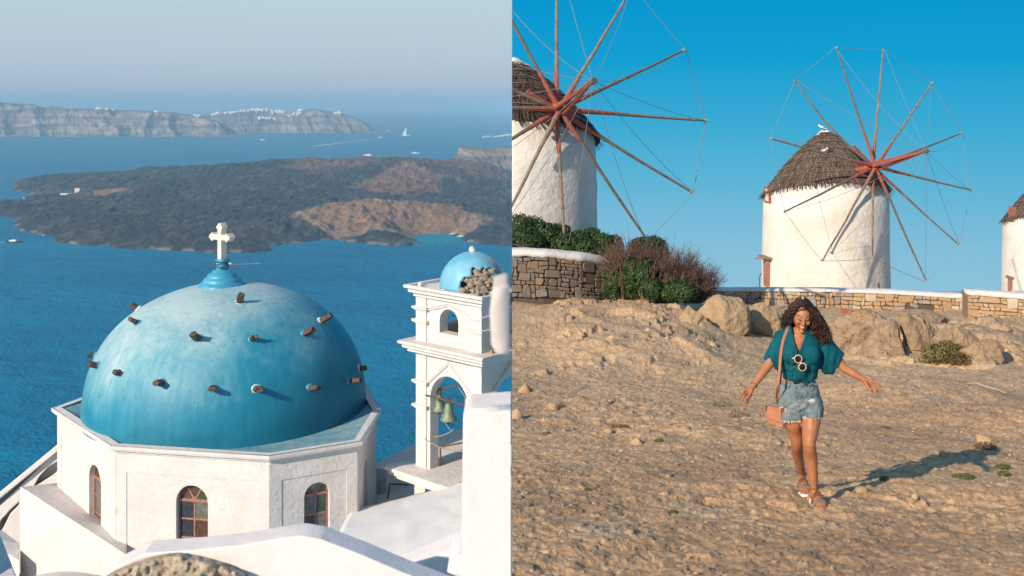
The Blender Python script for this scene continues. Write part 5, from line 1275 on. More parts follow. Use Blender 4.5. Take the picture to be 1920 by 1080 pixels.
# ---- gulls
def gull(px, py, d, label, s=1.0, face=1):
    p = P(px, py, d); T_ = thing('seagull', label, 'seagull', p, 'seagulls on the thatch'); wh = M['hull_white']; k = .16*s
    b = bmesh.new(); n = 10; rings = []
    for i in range(n):
        u = i/(n-1); x = (u-.5)*2.6; rr = .62*math.sin(PI*min(1, max(.04, u*.98)))**.7*(1 if u > .3 else .6+.4*u/.3)
        rings.append([b.verts.new(p+Vector((x*k*face, math.cos(a)*rr*k, k*(1.0+x*.28)+math.sin(a)*rr*k*.85))) for a in [2*PI*j/10 for j in range(10)]])
    for i in range(n-1):
        for j in range(10): b.faces.new((rings[i][j], rings[i][(j+1) % 10], rings[i+1][(j+1) % 10], rings[i+1][j]))
    b.faces.new(rings[0]); b.faces.new(rings[-1]); blob(b, p+Vector((1.15*k*face, 0, 1.75*k)), .40*k, 3, 2, 0); bm_tube(b, [p+Vector((.9*k*face, 0, 1.3*k)), p+Vector((1.1*k*face, 0, 1.7*k))], [.38*k, .34*k], 8)
    mkbm('body', b, wh, T_, True)
    b = bmesh.new(); bm_tube(b, [p+Vector((1.5*k*face, 0, 1.72*k)), p+Vector((1.95*k*face, 0, 1.62*k))], [.12*k, .02*k], 6); mkbm('beak', b, M['st_ochre'], T_)
    b = bmesh.new(); bm_tube(b, [p+Vector((.1*k, -.12*k, .6*k)), p+Vector((.1*k, -.12*k, -.25*k))], .05*k, 5); bm_tube(b, [p+Vector((.1*k, .15*k, .6*k)), p+Vector((.1*k, .15*k, -.25*k))], .05*k, 5); mkbm('legs', b, M['st_ochre'], T_)
    b = bmesh.new(); blob(b, p+Vector((-.35*k*face, -.45*k, 1.0*k)), .7*k, 4, 2, .05, (1.25, .25, .5), Matrix.Rotation(.3*face, 3, 'Y')); mkbm('wing', b, mat('gull_grey', (.5, .5, .52), .8), T_, True)
gull(1541, 243, 55.7, 'white seagull standing at the very top of the middle windmill cap', .8, -1)
gull(1545, 287, 53.9, 'white seagull sitting halfway up the thatch of the middle windmill', .85, 1)
# ================================================================== the walking woman
from mathutils.bvhtree import BVHTree
WD = 8.35
def W_(px, py, dy=0.0): return P(px, py, WD+dy)
M['skin'] = mat('tanned_skin', (.36, .138, .062), .48, (.42, .175, .088), 14, .08, 60, spec=.35, sub=.06)
M['hair'] = mat('dark_curls', (.018, .009, .006), .45, (.045, .018, .010), 9, 0, spec=.4)
M['hair_tip'] = mat('auburn_curls', (.06, .022, .012), .45, (.11, .045, .022), 9, 0, spec=.4)
M['teal'] = mat('teal_crinkled_cotton', (.001, .072, .098), .85, (.002, .095, .125), 12, .4, 70, bdist=.005, spec=.2)
M['teal_in'] = mat('teal_lining', (.001, .05, .068), .9)
M['denim'] = mat('washed_denim', (.09, .135, .165), .9, (.22, .27, .28), 16, .7, 120, bdist=.004, spec=.2, spots=(9, .60, (.40, .43, .41)))
M['denim_dk'] = mat('denim_seam', (.085, .115, .14), .9)
M['thread'] = mat('white_threads', (.66, .62, .55), .9)
M['leather'] = mat('tan_leather', (.42, .17, .085), .55, (.50, .22, .12), 9, .2, 40)
M['sole'] = mat('white_sole', (.78, .74, .68), .7); M['strap_b'] = mat('brown_strap', (.20, .08, .03), .6); M['jewel'] = mat('dark_jewels', (.03, .028, .04), .25, (.35, .33, .36), 160, .6, 160)
M['gold'] = mat('gold_chain', (.75, .50, .22), .3, metal=.9); M['lip'] = mat('lips', (.45, .11, .075), .4); M['teeth'] = mat('teeth', (.62, .55, .49), .5)
M['brow'] = mat('brow_hair', (.025, .012, .008), .8); M['lens'] = mat('dark_lens', (.012, .009, .009), .08, spec=.8); M['frame_s'] = mat('cream_frame', (.70, .50, .32), .35)
body_o = thing('person', 'dark curly haired woman in teal tied blouse and cut off denim shorts walking towards us', 'person', tuple(W_(1515, 958)))
body_o['label'] = 'woman with dark curls in a teal tied blouse and denim shorts walking down the slope'
def chain(bm, pts, ra, rb=None, seg=14, axis=None):
    """closed tapering limb: points, half widths across (ra) and front to back (rb)"""
    pts = [Vector(p) for p in pts]; n = len(pts); rb = rb or ra; rings = []
    # smooth with Catmull-Rom
    P2 = []; A2 = []; B2 = []
    for i in range(n-1):
        p0, p1, p2, p3_ = pts[max(i-1, 0)], pts[i], pts[i+1], pts[min(i+2, n-1)]
        for s in range(4):
            t = s/4; P2.append(.5*((2*p1)+(p2-p0)*t+(2*p0-5*p1+4*p2-p3_)*t*t+(3*p1-3*p2+p3_-p0)*t**3)); q_ = t*t*(3-2*t)
            A2.append(ra[i]*(1-q_)+ra[i+1]*q_); B2.append(rb[i]*(1-q_)+rb[i+1]*q_)
    P2.append(pts[-1]); A2.append(ra[-1]); B2.append(rb[-1]); n = len(P2)
    for i in range(n):
        d = (P2[min(i+1, n-1)]-P2[max(i-1, 0)]).normalized(); fwd = axis or Vector((0, -1, 0))
        v = fwd-d*fwd.dot(d); v = v.normalized() if v.length > .05 else Vector((0, 0, 1)); u = d.cross(v)
        rings.append([bm.verts.new(P2[i]+u*math.cos(2*PI*k/seg)*A2[i]+v*math.sin(2*PI*k/seg)*B2[i]) for k in range(seg)])
    for e, s in ((0, -1), (-1, 1)):
        d = (P2[1]-P2[0] if e == 0 else P2[-1]-P2[-2]).normalized()*s; c = P2[e]; r_ = min(A2[e], B2[e]); base = rings[e]; prev = base
        extra = []
        for q_ in (.5, .85):
            extra.append([bm.verts.new(c+(v.co-c)*math.sqrt(1-q_*q_)+d*r_*q_) for v in base])
        tip = bm.verts.new(c+d*r_)
        seq = [base]+extra
        for r0, r1 in zip(seq[:-1], seq[1:]):
            for k in range(seg): bm.faces.new((r0[k], r0[(k+1) % seg], r1[(k+1) % seg], r1[k]))
        for k in range(seg): bm.faces.new((seq[-1][k], seq[-1][(k+1) % seg], tip))
    for i in range(n-1):
        for k in range(seg): bm.faces.new((rings[i][k], rings[i][(k+1) % seg], rings[i+1][(k+1) % seg], rings[i+1][k]))
def ellipsoid(bm, c, r, R=None, shape=None, sub=3):
    t = bmesh.new(); bmesh.ops.create_icosphere(t, subdivisions=sub, radius=1); mp = {}
    for v in t.verts:
        q_ = v.co.copy(); 
        if shape: q_ = shape(q_)
        q_ = Vector((q_.x*r[0], q_.y*r[1], q_.z*r[2]))
        if R is not None: q_ = R @ q_
        mp[v] = bm.verts.new(Vector(c)+q_)
    for f in t.faces: bm.faces.new([mp[v] for v in f.verts])
    t.free()
def fuse(name, bm, m, vox, parent, smooth_it=4, keep_origin=None):
    bmesh.ops.recalc_face_normals(bm, faces=bm.faces)
    me = bpy.data.meshes.new(name); bm.to_mesh(me); bm.free(); o = bpy.data.objects.new(name, me); C.objects.link(o)
    r = o.modifiers.new('r', 'REMESH'); r.mode = 'VOXEL'; r.voxel_size = vox
    s = o.modifiers.new('s', 'SMOOTH'); s.iterations = smooth_it; s.factor = .5
    bpy.context.view_layer.update(); dg = bpy.context.evaluated_depsgraph_get(); me2 = bpy.data.meshes.new_from_object(o.evaluated_get(dg)); bpy.data.objects.remove(o)
    me2.name = name; me2.materials.clear()
    return me2
# ---- body
gF = gz(*W_(1527, 900, -.1).xy); gB = gz(*P(1502, 900, 8.66).xy)
Zf, Zb = gF+.025, gB+.025           # sole tops
b = bmesh.new()
# torso, pelvis, neck
chain(b, [W_(1499, 768, .02), W_(1499, 748, .02), W_(1499, 722, .01), W_(1499, 700, .01), W_(1500, 672, .0), W_(1502, 642, .0), W_(1503, 624, .01)], [.13, .155, .135, .112, .135, .155, .08], [.10, .112, .09, .078, .095, .09, .06], 18)
chain(b, [W_(1475, 634, .02), W_(1503, 626, .02), W_(1535, 636, .02)], [.05, .058, .05], [.05, .06, .05])
for px in (1486, 1519): ellipsoid(b, W_(px, 664, -.075), (.062, .05, .064))
chain(b, [W_(1503, 632, .015), W_(1504, 616, -.005), W_(1504, 606, -.01)], [.056, .047, .05], [.056, .05, .055])
# legs: her right one (left in view) behind, her left one in front
kb, kf = P(1494, 830, 8.42), P(1517, 832, 8.20)
ab = Vector(((1505-960)/F*8.74, 8.76, Zb+.085)); af = Vector(((1526-960)/F*8.27, 8.27, Zf+.08))
chain(b, [W_(1484, 752, .03), W_(1486, 786, .02), W_(1491, 810, .05), kb, kb.lerp(ab, .3)+Vector((-.003, .025, 0)), kb.lerp(ab, .62)+Vector((-.002, .01, 0)), ab+Vector((0, 0, .03)), ab], [.083, .074, .057, .047, .047, .037, .028, .030], [.095, .085, .066, .055, .057, .045, .036, .04])
chain(b, [W_(1518, 752, .0), W_(1520, 786, -.05), W_(1519, 810, -.10), kf, kf.lerp(af, .3)+Vector((.012, .03, 0)), kf.lerp(af, .62)+Vector((.008, .015, 0)), af+Vector((0, 0, .03)), af], [.086, .076, .060, .049, .050, .039, .028, .030], [.095, .088, .07, .057, .06, .046, .036, .04])
def foot(bm, an, zs, yaw):
    d = Vector((math.sin(yaw), -math.cos(yaw), 0)); s = Vector((d.y, -d.x, 0))*-1; z = Vector((0, 0, 1))
    g0 = Vector((an.x, an.y, zs))
    chain(bm, [g0-d*.035+z*.035, g0+d*.03+z*.045, g0+d*.09+z*.032, g0+d*.14+z*.02], [.030, .034, .040, .042], [.034, .038, .026, .016], 12, Vector((0, 0, 1)))
    for k, (o_, l_) in enumerate(((-.032, .178), (-.013, .185), (.003, .180), (.018, .172), (.031, .158))):
        if s.x*1 < 0: pass
        chain(bm, [g0+d*.125+s*o_+z*.014, g0+d*(l_-.012)+s*o_*1.05+z*.016, g0+d*l_+s*o_*1.05+z*.010], [.010, .0095, .008], None, 8, Vector((0, 0, 1)))
    return g0, d, s
fb = foot(b, ab, Zb, -.12); ff = foot(b, af, Zf, .14)
# arms
el_l, wr_l = W_(1441, 684, -.02), W_(1412, 724, -.10); el_r, wr_r = W_(1580, 688, -.02), W_(1620, 712, -.10)
chain(b, [W_(1466, 636, .02), W_(1453, 660, .01), el_l, el_l.lerp(wr_l, .4), wr_l], [.05, .043, .037, .033, .0225], [.05, .043, .037, .032, .02])
chain(b, [W_(1544, 636, .02), W_(1562, 662, .01), el_r, el_r.lerp(wr_r, .4), wr_r], [.05, .043, .037, .033, .0225], [.05, .043, .037, .032, .02])
def hand(bm, wr, kn, tips, th_b, th_m, th_t, dy=-.12):
    ks = [Vector(k) for k in kn]; c = sum(ks, Vector())/4
    chain(bm, [wr, wr.lerp(c, .45), c+(wr-c)*.05], [.022, .032, .036], [.018, .016, .013], 12, (ks[0]-ks[3]).cross(c-wr).normalized())
    for k, t in zip(ks, tips):
        m1, m2, t3 = [Vector(q_) for q_ in t]
        chain(bm, [k+(wr-k)*.25, k, m1, m2, t3], [.009, .0095, .0085, .0078, .0062], None, 8)
    chain(bm, [Vector(th_b), Vector(th_m), Vector(th_t)], [.013, .010, .0075], None, 8)
def fing(k, t, curl):
    k, t = Vector(k), Vector(t); d = t-k; return (k+d*.42+curl*.9, k+d*.75+curl*.8, t)
cl = Vector((0, -.012, .006))
kn = [W_(1396, 733, -.125), W_(1399.5, 738, -.115), W_(1403.5, 741, -.105), W_(1407.5, 743, -.09)]
tp = [W_(1384, 748, -.16), W_(1388, 754.5, -.15), W_(1393.5, 758, -.135), W_(1400, 757, -.11)]
hand(b, wr_l, kn, [fing(k, t, cl) for k, t in zip(kn, tp)], W_(1410, 732, -.12), W_(1403, 744, -.155), W_(1397, 749, -.17))
kn = [W_(1634, 714, -.125), W_(1633.5, 719.5, -.12), W_(1631.5, 724, -.11), W_(1628, 727, -.095)]
tp = [W_(1652, 727.5, -.15), W_(1649, 735, -.145), W_(1643, 739, -.135), W_(1636, 740, -.115)]
hand(b, wr_r, kn, [fing(k, t, Vector((.008, -.008, .01))) for k, t in zip(kn, tp)], W_(1622, 716, -.125), W_(1629, 727, -.155), W_(1635, 731, -.17))
# head
HC = W_(1503.5, 593, -.02)
HR = Matrix.Rotation(math.radians(-6), 3, 'Z') @ Matrix.Rotation(math.radians(5), 3, 'Y') @ Matrix.Rotation(math.radians(13), 3, 'X')
def Hd(x, y, z): return HC+HR @ Vector((x, y, z))
def hs(q_):
    q_ = q_.copy(); t = max(0, -q_.z); q_.x *= 1-.36*t**1.7; 
    if q_.y < 0: q_.y *= 1-.14*t
    else: q_.y *= 1-.45*t
    q_.x *= (1-.06*max(0, -q_.y)); return q_
ellipsoid(b, HC, (.073, .092, .112), HR, hs, 4)
chain(b, [Hd(0, -.086, .022), Hd(0, -.098, -.004), Hd(0, -.108, -.022)], [.0075, .009, .0125], [.008, .011, .013], 10)
for s in (-1, 1):
    ellipsoid(b, Hd(.010*s, -.098, -.025), (.0075, .009, .007), HR); ellipsoid(b, Hd(.036*s, -.070, -.020), (.021, .018, .021), HR); ellipsoid(b, Hd(.027*s, -.078, .013), (.0155, .009, .010), HR)
    ellipsoid(b, Hd(.074*s, .005, -.006), (.008, .018, .030), HR); chain(b, [Hd(.011*s, -.087, .030), Hd(.043*s, -.072, .031)], [.007, .006], None, 8)
ellipsoid(b, Hd(0, -.070, -.095), (.022, .020, .017), HR); chain(b, [Hd(-.020, -.083, -.052), Hd(0, -.091, -.054), Hd(.020, -.083, -.052)], [.007, .010, .007], None, 8)
me = fuse('body', b, M['skin'], .0042, body_o, 4)
bvh = BVHTree.FromPolygons([v.co.copy() for v in me.vertices], [tuple(p.vertices) for p in me.polygons])
bo = link('body', me, M['skin'], body_o, smooth=True)
def onface(x, z, lift=.001):
    o_ = Hd(x, -.3, z); d = HR @ Vector((0, 1, 0)); h = bvh.ray_cast(o_, d)
    return (h[0]-d*lift) if h[0] is not None else Hd(x, -.095, z)
def strip(name, top, bot, m, lift=.0012):
    b = bmesh.new(); T1 = [b.verts.new(onface(x, z, lift)) for x, z in top]; B1 = [b.verts.new(onface(x, z, lift)) for x, z in bot]
    Mi = [b.verts.new(onface((t[0]+u[0])/2, (t[1]+u[1])/2, lift*1.8)) for t, u in zip(top, bot)]
    for i in range(len(T1)-1):
        b.faces.new((T1[i], T1[i+1], Mi[i+1], Mi[i])); b.faces.new((Mi[i], Mi[i+1], B1[i+1], B1[i]))
    return mkbm(name, b, m, body_o, True)
xs_ = [-.024, -.016, -.008, 0, .008, .016, .024]
strip('teeth', [(x*.74, -.0480+12*x*x) for x in xs_], [(x*.74, -.0530+13*x*x) for x in xs_], M['teeth'], .0022)
strip('upper_lip', [(x*1.02, -.0425-.001*(abs(x) < .004)+12*x*x) for x in xs_], [(x*1.02, -.0480+15*x*x) for x in xs_], M['lip'], .0028)
strip('lower_lip', [(x*.98, -.0540+18*x*x) for x in xs_], [(x*.94, -.0625+26*x*x) for x in xs_], M['lip'], .0028)
for s in (-1, 1):
    ex = [s*(.014+.0055*k) for k in range(7)]
    strip('eyebrow', [(x, .0355+.006*math.sin(PI*min(1, (abs(x)-.012)/.040))) for x in ex], [(x, .0305+.006*math.sin(PI*min(1, (abs(x)-.012)/.040))) for x in ex], M['brow'], .0015)
    ex = [s*(.015+.0046*k) for k in range(7)]
    strip('eyelash', [(x, .0085-.0055*math.sin(PI*k/6)) for k, x in enumerate(ex)], [(x, .0045-.0065*math.sin(PI*k/6)) for k, x in enumerate(ex)], M['brow'], .0022)
    ex = [s*(.014+.0046*k) for k in range(7)]
    strip('eyelid_crease', [(x, .0200-.0*k+.003*math.sin(PI*k/6)) for k, x in enumerate(ex)], [(x, .0185+.003*math.sin(PI*k/6)) for k, x in enumerate(ex)], mat('crease', (.22, .085, .045), .8), .0008)
# ---- hair: an under-mass and several hundred curling locks
b = bmesh.new()
ellipsoid(b, Hd(0, .020, .024), (.076, .095, .101), HR); ellipsoid(b, Hd(.0, .045, -.03), (.078, .06, .11), HR)
chain(b, [Hd(.055, .0, .03), Hd(.082, .01, -.05), W_(1538, 618, -.02), W_(1546, 634, -.03)], [.03, .045, .062, .05], [.05, .06, .06, .05])
chain(b, [Hd(-.066, .0, .04), Hd(-.085, .01, -.03), Hd(-.10, .03, -.08)], [.02, .026, .026], [.04, .045, .04])
me = fuse('hair', b, M['hair'], .007, body_o, 2)
for v in me.vertices: v.co += v.normal*(.006*n1(v.co.x*60, v.co.z*60, v.co.y*60))
hair = link('hair', me, M['hair'], body_o, smooth=True)
rng = random.Random(3)
def lock(bm, root, end, mid_out, r0, seed, curls, amp):
    n = 22; pts = []; rad = []; u0, v0 = basis(end-root); ph = rng.uniform(0, 6.28)
    for k in range(n+1):
        t = k/n; p = root.lerp(end, t)+mid_out*math.sin(PI*min(1, t*.9))*(1-t*.35); a = amp*min(1, t*2.2)
        an = ph+curls*2*PI*t; p = p+u0*math.cos(an)*a+v0*math.sin(an)*a; pts.append(p); rad.append(r0*(1-.7*t)+.0006)
    bm_tube(bm, pts, rad, 4, False)
b = bmesh.new(); b2 = bmesh.new()
for i in range(620):
    side = 1 if rng.random() < .66 else -1
    # parting slightly off centre; roots over the crown
    ph_, th__ = rng.uniform(-.2, 1.0), rng.uniform(.1, 1.25)
    root = Hd(side*.078*math.sin(th__)*.95+.004, .03+.085*math.sin(ph_*1.9-.95)*1.0, .035+.088*math.cos(th__))
    if side > 0:
        t = rng.random(); end = W_(1524+34*t+rng.gauss(0, 3), 606+34*rng.random()**.6+8*(t > .3), rng.uniform(-.09, .07)); out = Vector((rng.uniform(.0, .032), rng.uniform(-.03, .01), rng.uniform(-.01, .018)))
        lock(b if rng.random() < .62 else b2, root, end, out, rng.uniform(.0022, .0042), i, rng.uniform(2.5, 5.5), rng.uniform(.006, .015))
    else:
        end = W_(1464+16*rng.random()+rng.gauss(0, 2), 594+28*rng.random(), rng.uniform(-.01, .10)); out = Vector((-rng.uniform(.0, .022), -.005, .0))
        lock(b if rng.random() < .75 else b2, root, end, out, rng.uniform(.0022, .004), i, rng.uniform(2, 4.5), rng.uniform(.005, .011))
# hair framing the forehead
for i in range(70):
    s = -1 if i % 2 else 1; t = rng.random(); root = Hd(.006, -.070+.10*t, .098+.02*t-.012*(t < .2)); end = Hd(s*(.078+.012*rng.random()), -.045+.08*rng.random(), -.02-.05*rng.random()); lock(b, root, end, HR @ Vector((s*.020, -.020, .030)), .0032, i, 2, .003)
o = mkbm('curls', b, M['hair'], hair, True, recalc=False); o['kind'] = 'stuff'; o = mkbm('auburn_curls', b2, M['hair_tip'], hair, True, recalc=False); o['kind'] = 'stuff'
# ---- blouse
b = bmesh.new()
chain(b, [W_(1500, 711, .0), W_(1500, 698, .0), W_(1500, 682, .0), W_(1501, 664, -.005), W_(1502, 640, .0), W_(1503, 624, .01)], [.128, .132, .146, .156, .160, .100], [.096, .100, .114, .120, .102, .074], 20)
ellipsoid(b, W_(1465, 634, .02), (.060, .062, .060)); ellipsoid(b, W_(1545, 634, .02), (.060, .062, .060))
chain(b, [W_(1474, 631, .02), W_(1486, 622, .02), W_(1503, 626, .03), W_(1521, 622, .02), W_(1538, 631, .02)], [.062, .062, .055, .062, .062], [.058, .068, .06, .068, .058])
for px in (1486, 1520): ellipsoid(b, W_(px, 665, -.080), (.074, .056, .076))
def sleeve(bm, a, c_, r0, r1, drop):
    chain(bm, [a, a.lerp(c_, .35)+Vector((0, 0, -.02)), a.lerp(c_, .7)+Vector((0, 0, -.045)), c_+Vector((0, 0, -.058))], [r0, r0*1.25, (r0+r1)*.56, r1], [r0*.9, r0, r0*1.05, r1*.55], 18)
sleeve(b, W_(1476, 636, .02), W_(1449, 668, .01), .074, .088, 0); sleeve(b, W_(1534, 636, .02), W_(1564, 668, .01), .074, .112, 0)
chain(b, [W_(1480, 650, .02), W_(1466, 676, .01), W_(1465, 690, .0)], [.07, .065, .03], [.07, .06, .035]); chain(b, [W_(1530, 650, .02), W_(1548, 682, .01), W_(1551, 692, .0)], [.07, .08, .035], [.07, .055, .03])
me = fuse('blouse', b, M['teal'], .0065, body_o, 5)
bm = bmesh.new(); bm.from_mesh(me)
def pix(v): return 960+F*v.x/v.y, 190-F*v.z/v.y
kill = []
for v in bm.verts:
    px, py = pix(v.co); dd_ = v.co.y-WD
    fold = .0045*math.sin((px-1500)*.42+3*n1(px*.05, py*.05)+py*.05)*sstep(np.array(py), 640, 690)+.0035*n1(px*.10, py*.045, 3)+.0015*n1(px*.4, py*.4, 8)
    # pleats gathering towards the knot
    an = math.atan2(py-700, px-1500); rr = math.hypot(px-1500, py-700)
    fold += .0035*math.sin(an*13)*math.exp(-(rr/34)**2)
    v.co += v.normal*float(fold)
    if dd_ < .03 and 606 < py < 666:
        l = 1484+(1495.5-1484)*(py-611)/53; r_ = 1515+(1495.5-1515)*(py-611)/53
        if l < px < r_: kill.append(v)
    if py > 712.5+1.0*math.sin(px*.2): kill.append(v)
    # sleeve mouths
    for (ax, ay, bx, by, s) in ((1434, 675, 1462, 700, 1), (1580, 669, 1560, 708, -1)):
        e = ((bx-ax)*(py-ay)-(by-ay)*(px-ax))*s
        if e > 0 and (px < 1461 if s == 1 else px > 1561): kill.append(v); break
bmesh.ops.delete(bm, geom=list(set(kill)), context='VERTS'); bm.to_mesh(me); bm.free()
bl = link('blouse', me, [M['teal'], M['teal_in']], body_o, smooth=True); s_ = bl.modifiers.new('s', 'SOLIDIFY'); s_.thickness = .004; s_.offset = 1; s_.material_offset = 1; s_.material_offset_rim = 0; s_.use_flip_normals = False
bbv = BVHTree.FromPolygons([v.co.copy() for v in bl.data.vertices], [tuple(p.vertices) for p in bl.data.polygons])
OFFB = ORG[body_o]
def onbl(px, py, lift=.004):
    d = P(px, py, 1).normalized(); h = bbv.ray_cast(Vector((0, 0, 0))-OFFB, d); h2 = bvh.ray_cast(Vector((0, 0, 0)), d)
    q_ = h[0]+OFFB if h[0] is not None else None
    if q_ is None or (h2[0] is not None and h2[0].y < q_.y): q_ = h2[0] if h2[0] is not None else W_(px, py, -.1)
    return q_-d*lift
# facings of the V neck
b = bmesh.new()
for pts in (((1486, 609), (1485, 620), (1488, 636), (1492, 652), (1496, 668), (1498, 684)), ((1513, 612), (1512, 622), (1507, 638), (1502, 652), (1497.5, 666), (1497, 682))):
    bm_tube(b, [onbl(x+(1.5 if x > 1496 else -1.5), y, .002) for x, y in pts], .0085, 8, squash=.6)
mkbm('neck_facing', b, M['teal'], bl, True)
# knot and tails
b = bmesh.new(); ellipsoid(b, onbl(1499, 690, .008), (.024, .02, .026)); chain(b, [onbl(1499, 690, .01), onbl(1495, 702, .016), onbl(1492, 712, .02), onbl(1490.5, 721, .012)], [.018, .030, .028, .006], [.012, .010, .008, .004])
chain(b, [onbl(1500, 690, .01), onbl(1504, 702, .018), onbl(1509, 714, .022), onbl(1512, 725, .018)], [.018, .032, .026, .006], [.012, .012, .008, .004])
chain(b, [onbl(1485, 688, .002), onbl(1492, 689, .008), onbl(1499, 690, .01)], [.012, .016, .018], [.008, .01, .012]); chain(b, [onbl(1514, 688, .002), onbl(1506, 689, .008), onbl(1499, 690, .01)], [.012, .016, .018], [.008, .01, .012])
me = fuse('knot', b, M['teal'], .004, body_o, 3)
for v in me.vertices: v.co += v.normal*.003*n1(v.co.x*90, v.co.z*40, v.co.y*90)
link('knot', me, M['teal'], body_o, smooth=True)
# ---- shorts
b = bmesh.new()
chain(b, [W_(1499, 720, .01), W_(1499, 732, .012), W_(1499, 752, .02), W_(1499, 768, .02)], [.136, .152, .166, .158], [.096, .110, .122, .115], 22)
chain(b, [W_(1482, 757, .03), W_(1480, 775, .025), W_(1479.5, 786, .02)], [.098, .097, .096], [.112, .105, .100], 20)
chain(b, [W_(1518, 757, .01), W_(1520.5, 770, -.02), W_(1521, 778, -.035)], [.096, .093, .092], [.112, .106, .102], 20)
me = fuse('shorts', b, M['denim'], .006, body_o, 4); bm = bmesh.new(); bm.from_mesh(me); kill = []
for v in bm.verts:
    px, py = pix(v.co)
    v.co += v.normal*float(.004*n1(px*.12, py*.3, 2)+.003*n1(px*.3, py*.15, 7)+.004*math.sin((py-760)*.5+px*.25)*math.exp(-((px-1500)/14)**2-((py-768)/16)**2))
    hem = (791 if px < 1502.5 else 783)+1.2*n1(px*1.2, 3)+1.5*math.sin(px*.1)
    if py > hem and v.normal.z < .5 and True: kill.append(v)
    if py < 717.5 and abs(v.normal.z) > .3: kill.append(v)
    if ((px-1466)/8.5)**2+((py-768)/5.0)**2 < 1+.3*n1(px, py) and v.co.y < WD: kill.append(v)
bmesh.ops.delete(bm, geom=list(set(kill)), context='VERTS'); bm.to_mesh(me); bm.free()
sh = link('shorts', me, M['denim'], body_o, smooth=True); s_ = sh.modifiers.new('s', 'SOLIDIFY'); s_.thickness = .004; s_.offset = 1
sbv = BVHTree.FromPolygons([v.co.copy() for v in sh.data.vertices], [tuple(p.vertices) for p in sh.data.polygons])
def onsh(px, py, lift=.003):
    d = P(px, py, 1).normalized(); h = sbv.ray_cast(Vector((0, 0, 0))-OFFB, d); q_ = h[0]+OFFB if h[0] is not None else W_(px, py, -.10)
    return q_-d*lift
def seam(name, pts, r, m, par=None):
    b = bmesh.new(); bm_tube(b, [onsh(x, y, r*.6) for x, y in pts], r, 6); return mkbm(name, b, m, par or sh, True)
seam('waistband', [(1466+k*4.4, 720.5+1.8*math.sin(PI*k/15)) for k in range(0, 16)], .0075, M['denim']); seam('waist_seam', [(1466+k*4.4, 725.5+2.2*math.sin(PI*k/15)) for k in range(0, 16)], .0022, M['denim_dk'])
seam('fly_seam', [(1499, 724), (1499.5, 740), (1498, 756), (1499, 770), (1501, 782)], .003, M['denim_dk']); seam('fly_flap', [(1493, 726), (1492.5, 742), (1496, 752)], .0022, M['denim_dk'])
seam('pocket_seam', [(1464, 735), (1471, 739), (1477, 738), (1481, 727)], .0026, M['denim_dk']); seam('pocket_seam', [(1515, 727), (1519, 736), (1527, 739), (1535, 736)], .0026, M['denim_dk'])
for x in (1480, 1506): seam('belt_loop', [(x, 717), (x, 728)], .0055, M['denim'])
b = bmesh.new(); ellipsoid(b, onsh(1492.5, 726.5, .008), (.0065, .004, .0065)); mkbm('button', b, M['iron'], sh, True)
rng = random.Random(8); b = bmesh.new()
for i in range(190):
    x = 1458+rng.random()*44 if i % 2 else 1504+rng.random()*34; y = (790 if x < 1502.5 else 782); p = onsh(x, y-2.5, .002); bm_tube(b, [p, p+Vector((rng.gauss(0, .004), -.001, -.012-rng.random()*.016))], .0011, 3, False)
for i in range(26): x = 1459+rng.random()*15; p = onsh(x, 762+rng.random()*2.5, .003); q_ = onsh(x+rng.gauss(0, 2), 773+rng.random()*3, .003); bm_tube(b, [p, p.lerp(q_, .5)+Vector((0, -.004, 0)), q_], .0016, 3, False)
for i in range(20): x = 1511+rng.random()*17; p = onsh(x, 748+rng.random()*2, .003); q_ = onsh(x+rng.gauss(0, .6), 754+rng.random()*4, .003); bm_tube(b, [p, q_], .0018, 3, False)
o = mkbm('frayed_threads', b, M['thread'], sh, recalc=False); o['kind'] = 'stuff'
b = bmesh.new(); pts = [(1459, 764), (1465, 762), (1472, 764), (1473, 768), (1466, 766.5), (1459, 767.5)]; vs_ = [b.verts.new(onsh(x, y-1, .006)) for x, y in pts]; b.faces.new(vs_); mkbm('pocket_lining', b, M['thread'], sh)
b = bmesh.new(); pts = [(1511, 749), (1519, 747.5), (1528, 748), (1529, 752.5), (1520, 753), (1512, 753.5)]; vs_ = [b.verts.new(onsh(x, y, .005)) for x, y in pts]; b.faces.new(vs_); mkbm('torn_patch', b, M['thread'], sh)
# ---- sandals
for nm, (g0, d, s), zs in (('sandal', fb, Zb), ('sandal', ff, Zf)):
    z = Vector((0, 0, 1)); b = bmesh.new(); rows = []
    for w_, h_ in ((.94, -.024), (1.0, -.014), (1.0, -.004), (.96, .002)):
        rows.append([b.verts.new(g0+d*(.068+math.cos(a)*.128*w_)+s*(math.sin(a)*(.046+.006*math.cos(a))*w_)+z*h_) for a in [2*PI*k/28 for k in range(28)]])
    for r0, r1_ in zip(rows[:-1], rows[1:]):
        for k in range(28): b.faces.new((r0[k], r0[(k+1) % 28], r1_[(k+1) % 28], r1_[k]))
    b.faces.new(rows[0][::-1]); b.faces.new(rows[-1]); so = mkbm(nm, b, M['sole'], body_o, True)
    def band(name, at_, w_, h_, r_, m, lean=0):
        b = bmesh.new(); bm_tube(b, [g0+d*(at_+lean*math.sin(a))+s*(-math.cos(a)*w_)+z*(math.sin(a)*h_) for a in [PI*k/12 for k in range(13)]], r_, 8, squash=1.6 if False else 1); mkbm(name, b, m, so, True)
    band('toe_band', .118, .048, .050, .0125, M['jewel']); band('instep_strap', .075, .044, .082, .006, M['strap_b']); band('instep_strap', .048, .042, .098, .006, M['strap_b'], .015)
    b = bmesh.new(); bm_tube(b, [g0+Vector((math.cos(a)*.035, math.sin(a)*.038, .108+.006*math.sin(a))) for a in [2*PI*k/20 for k in range(21)]], .0045, 6); mkbm('ankle_strap', b, M['strap_b'], so, True)
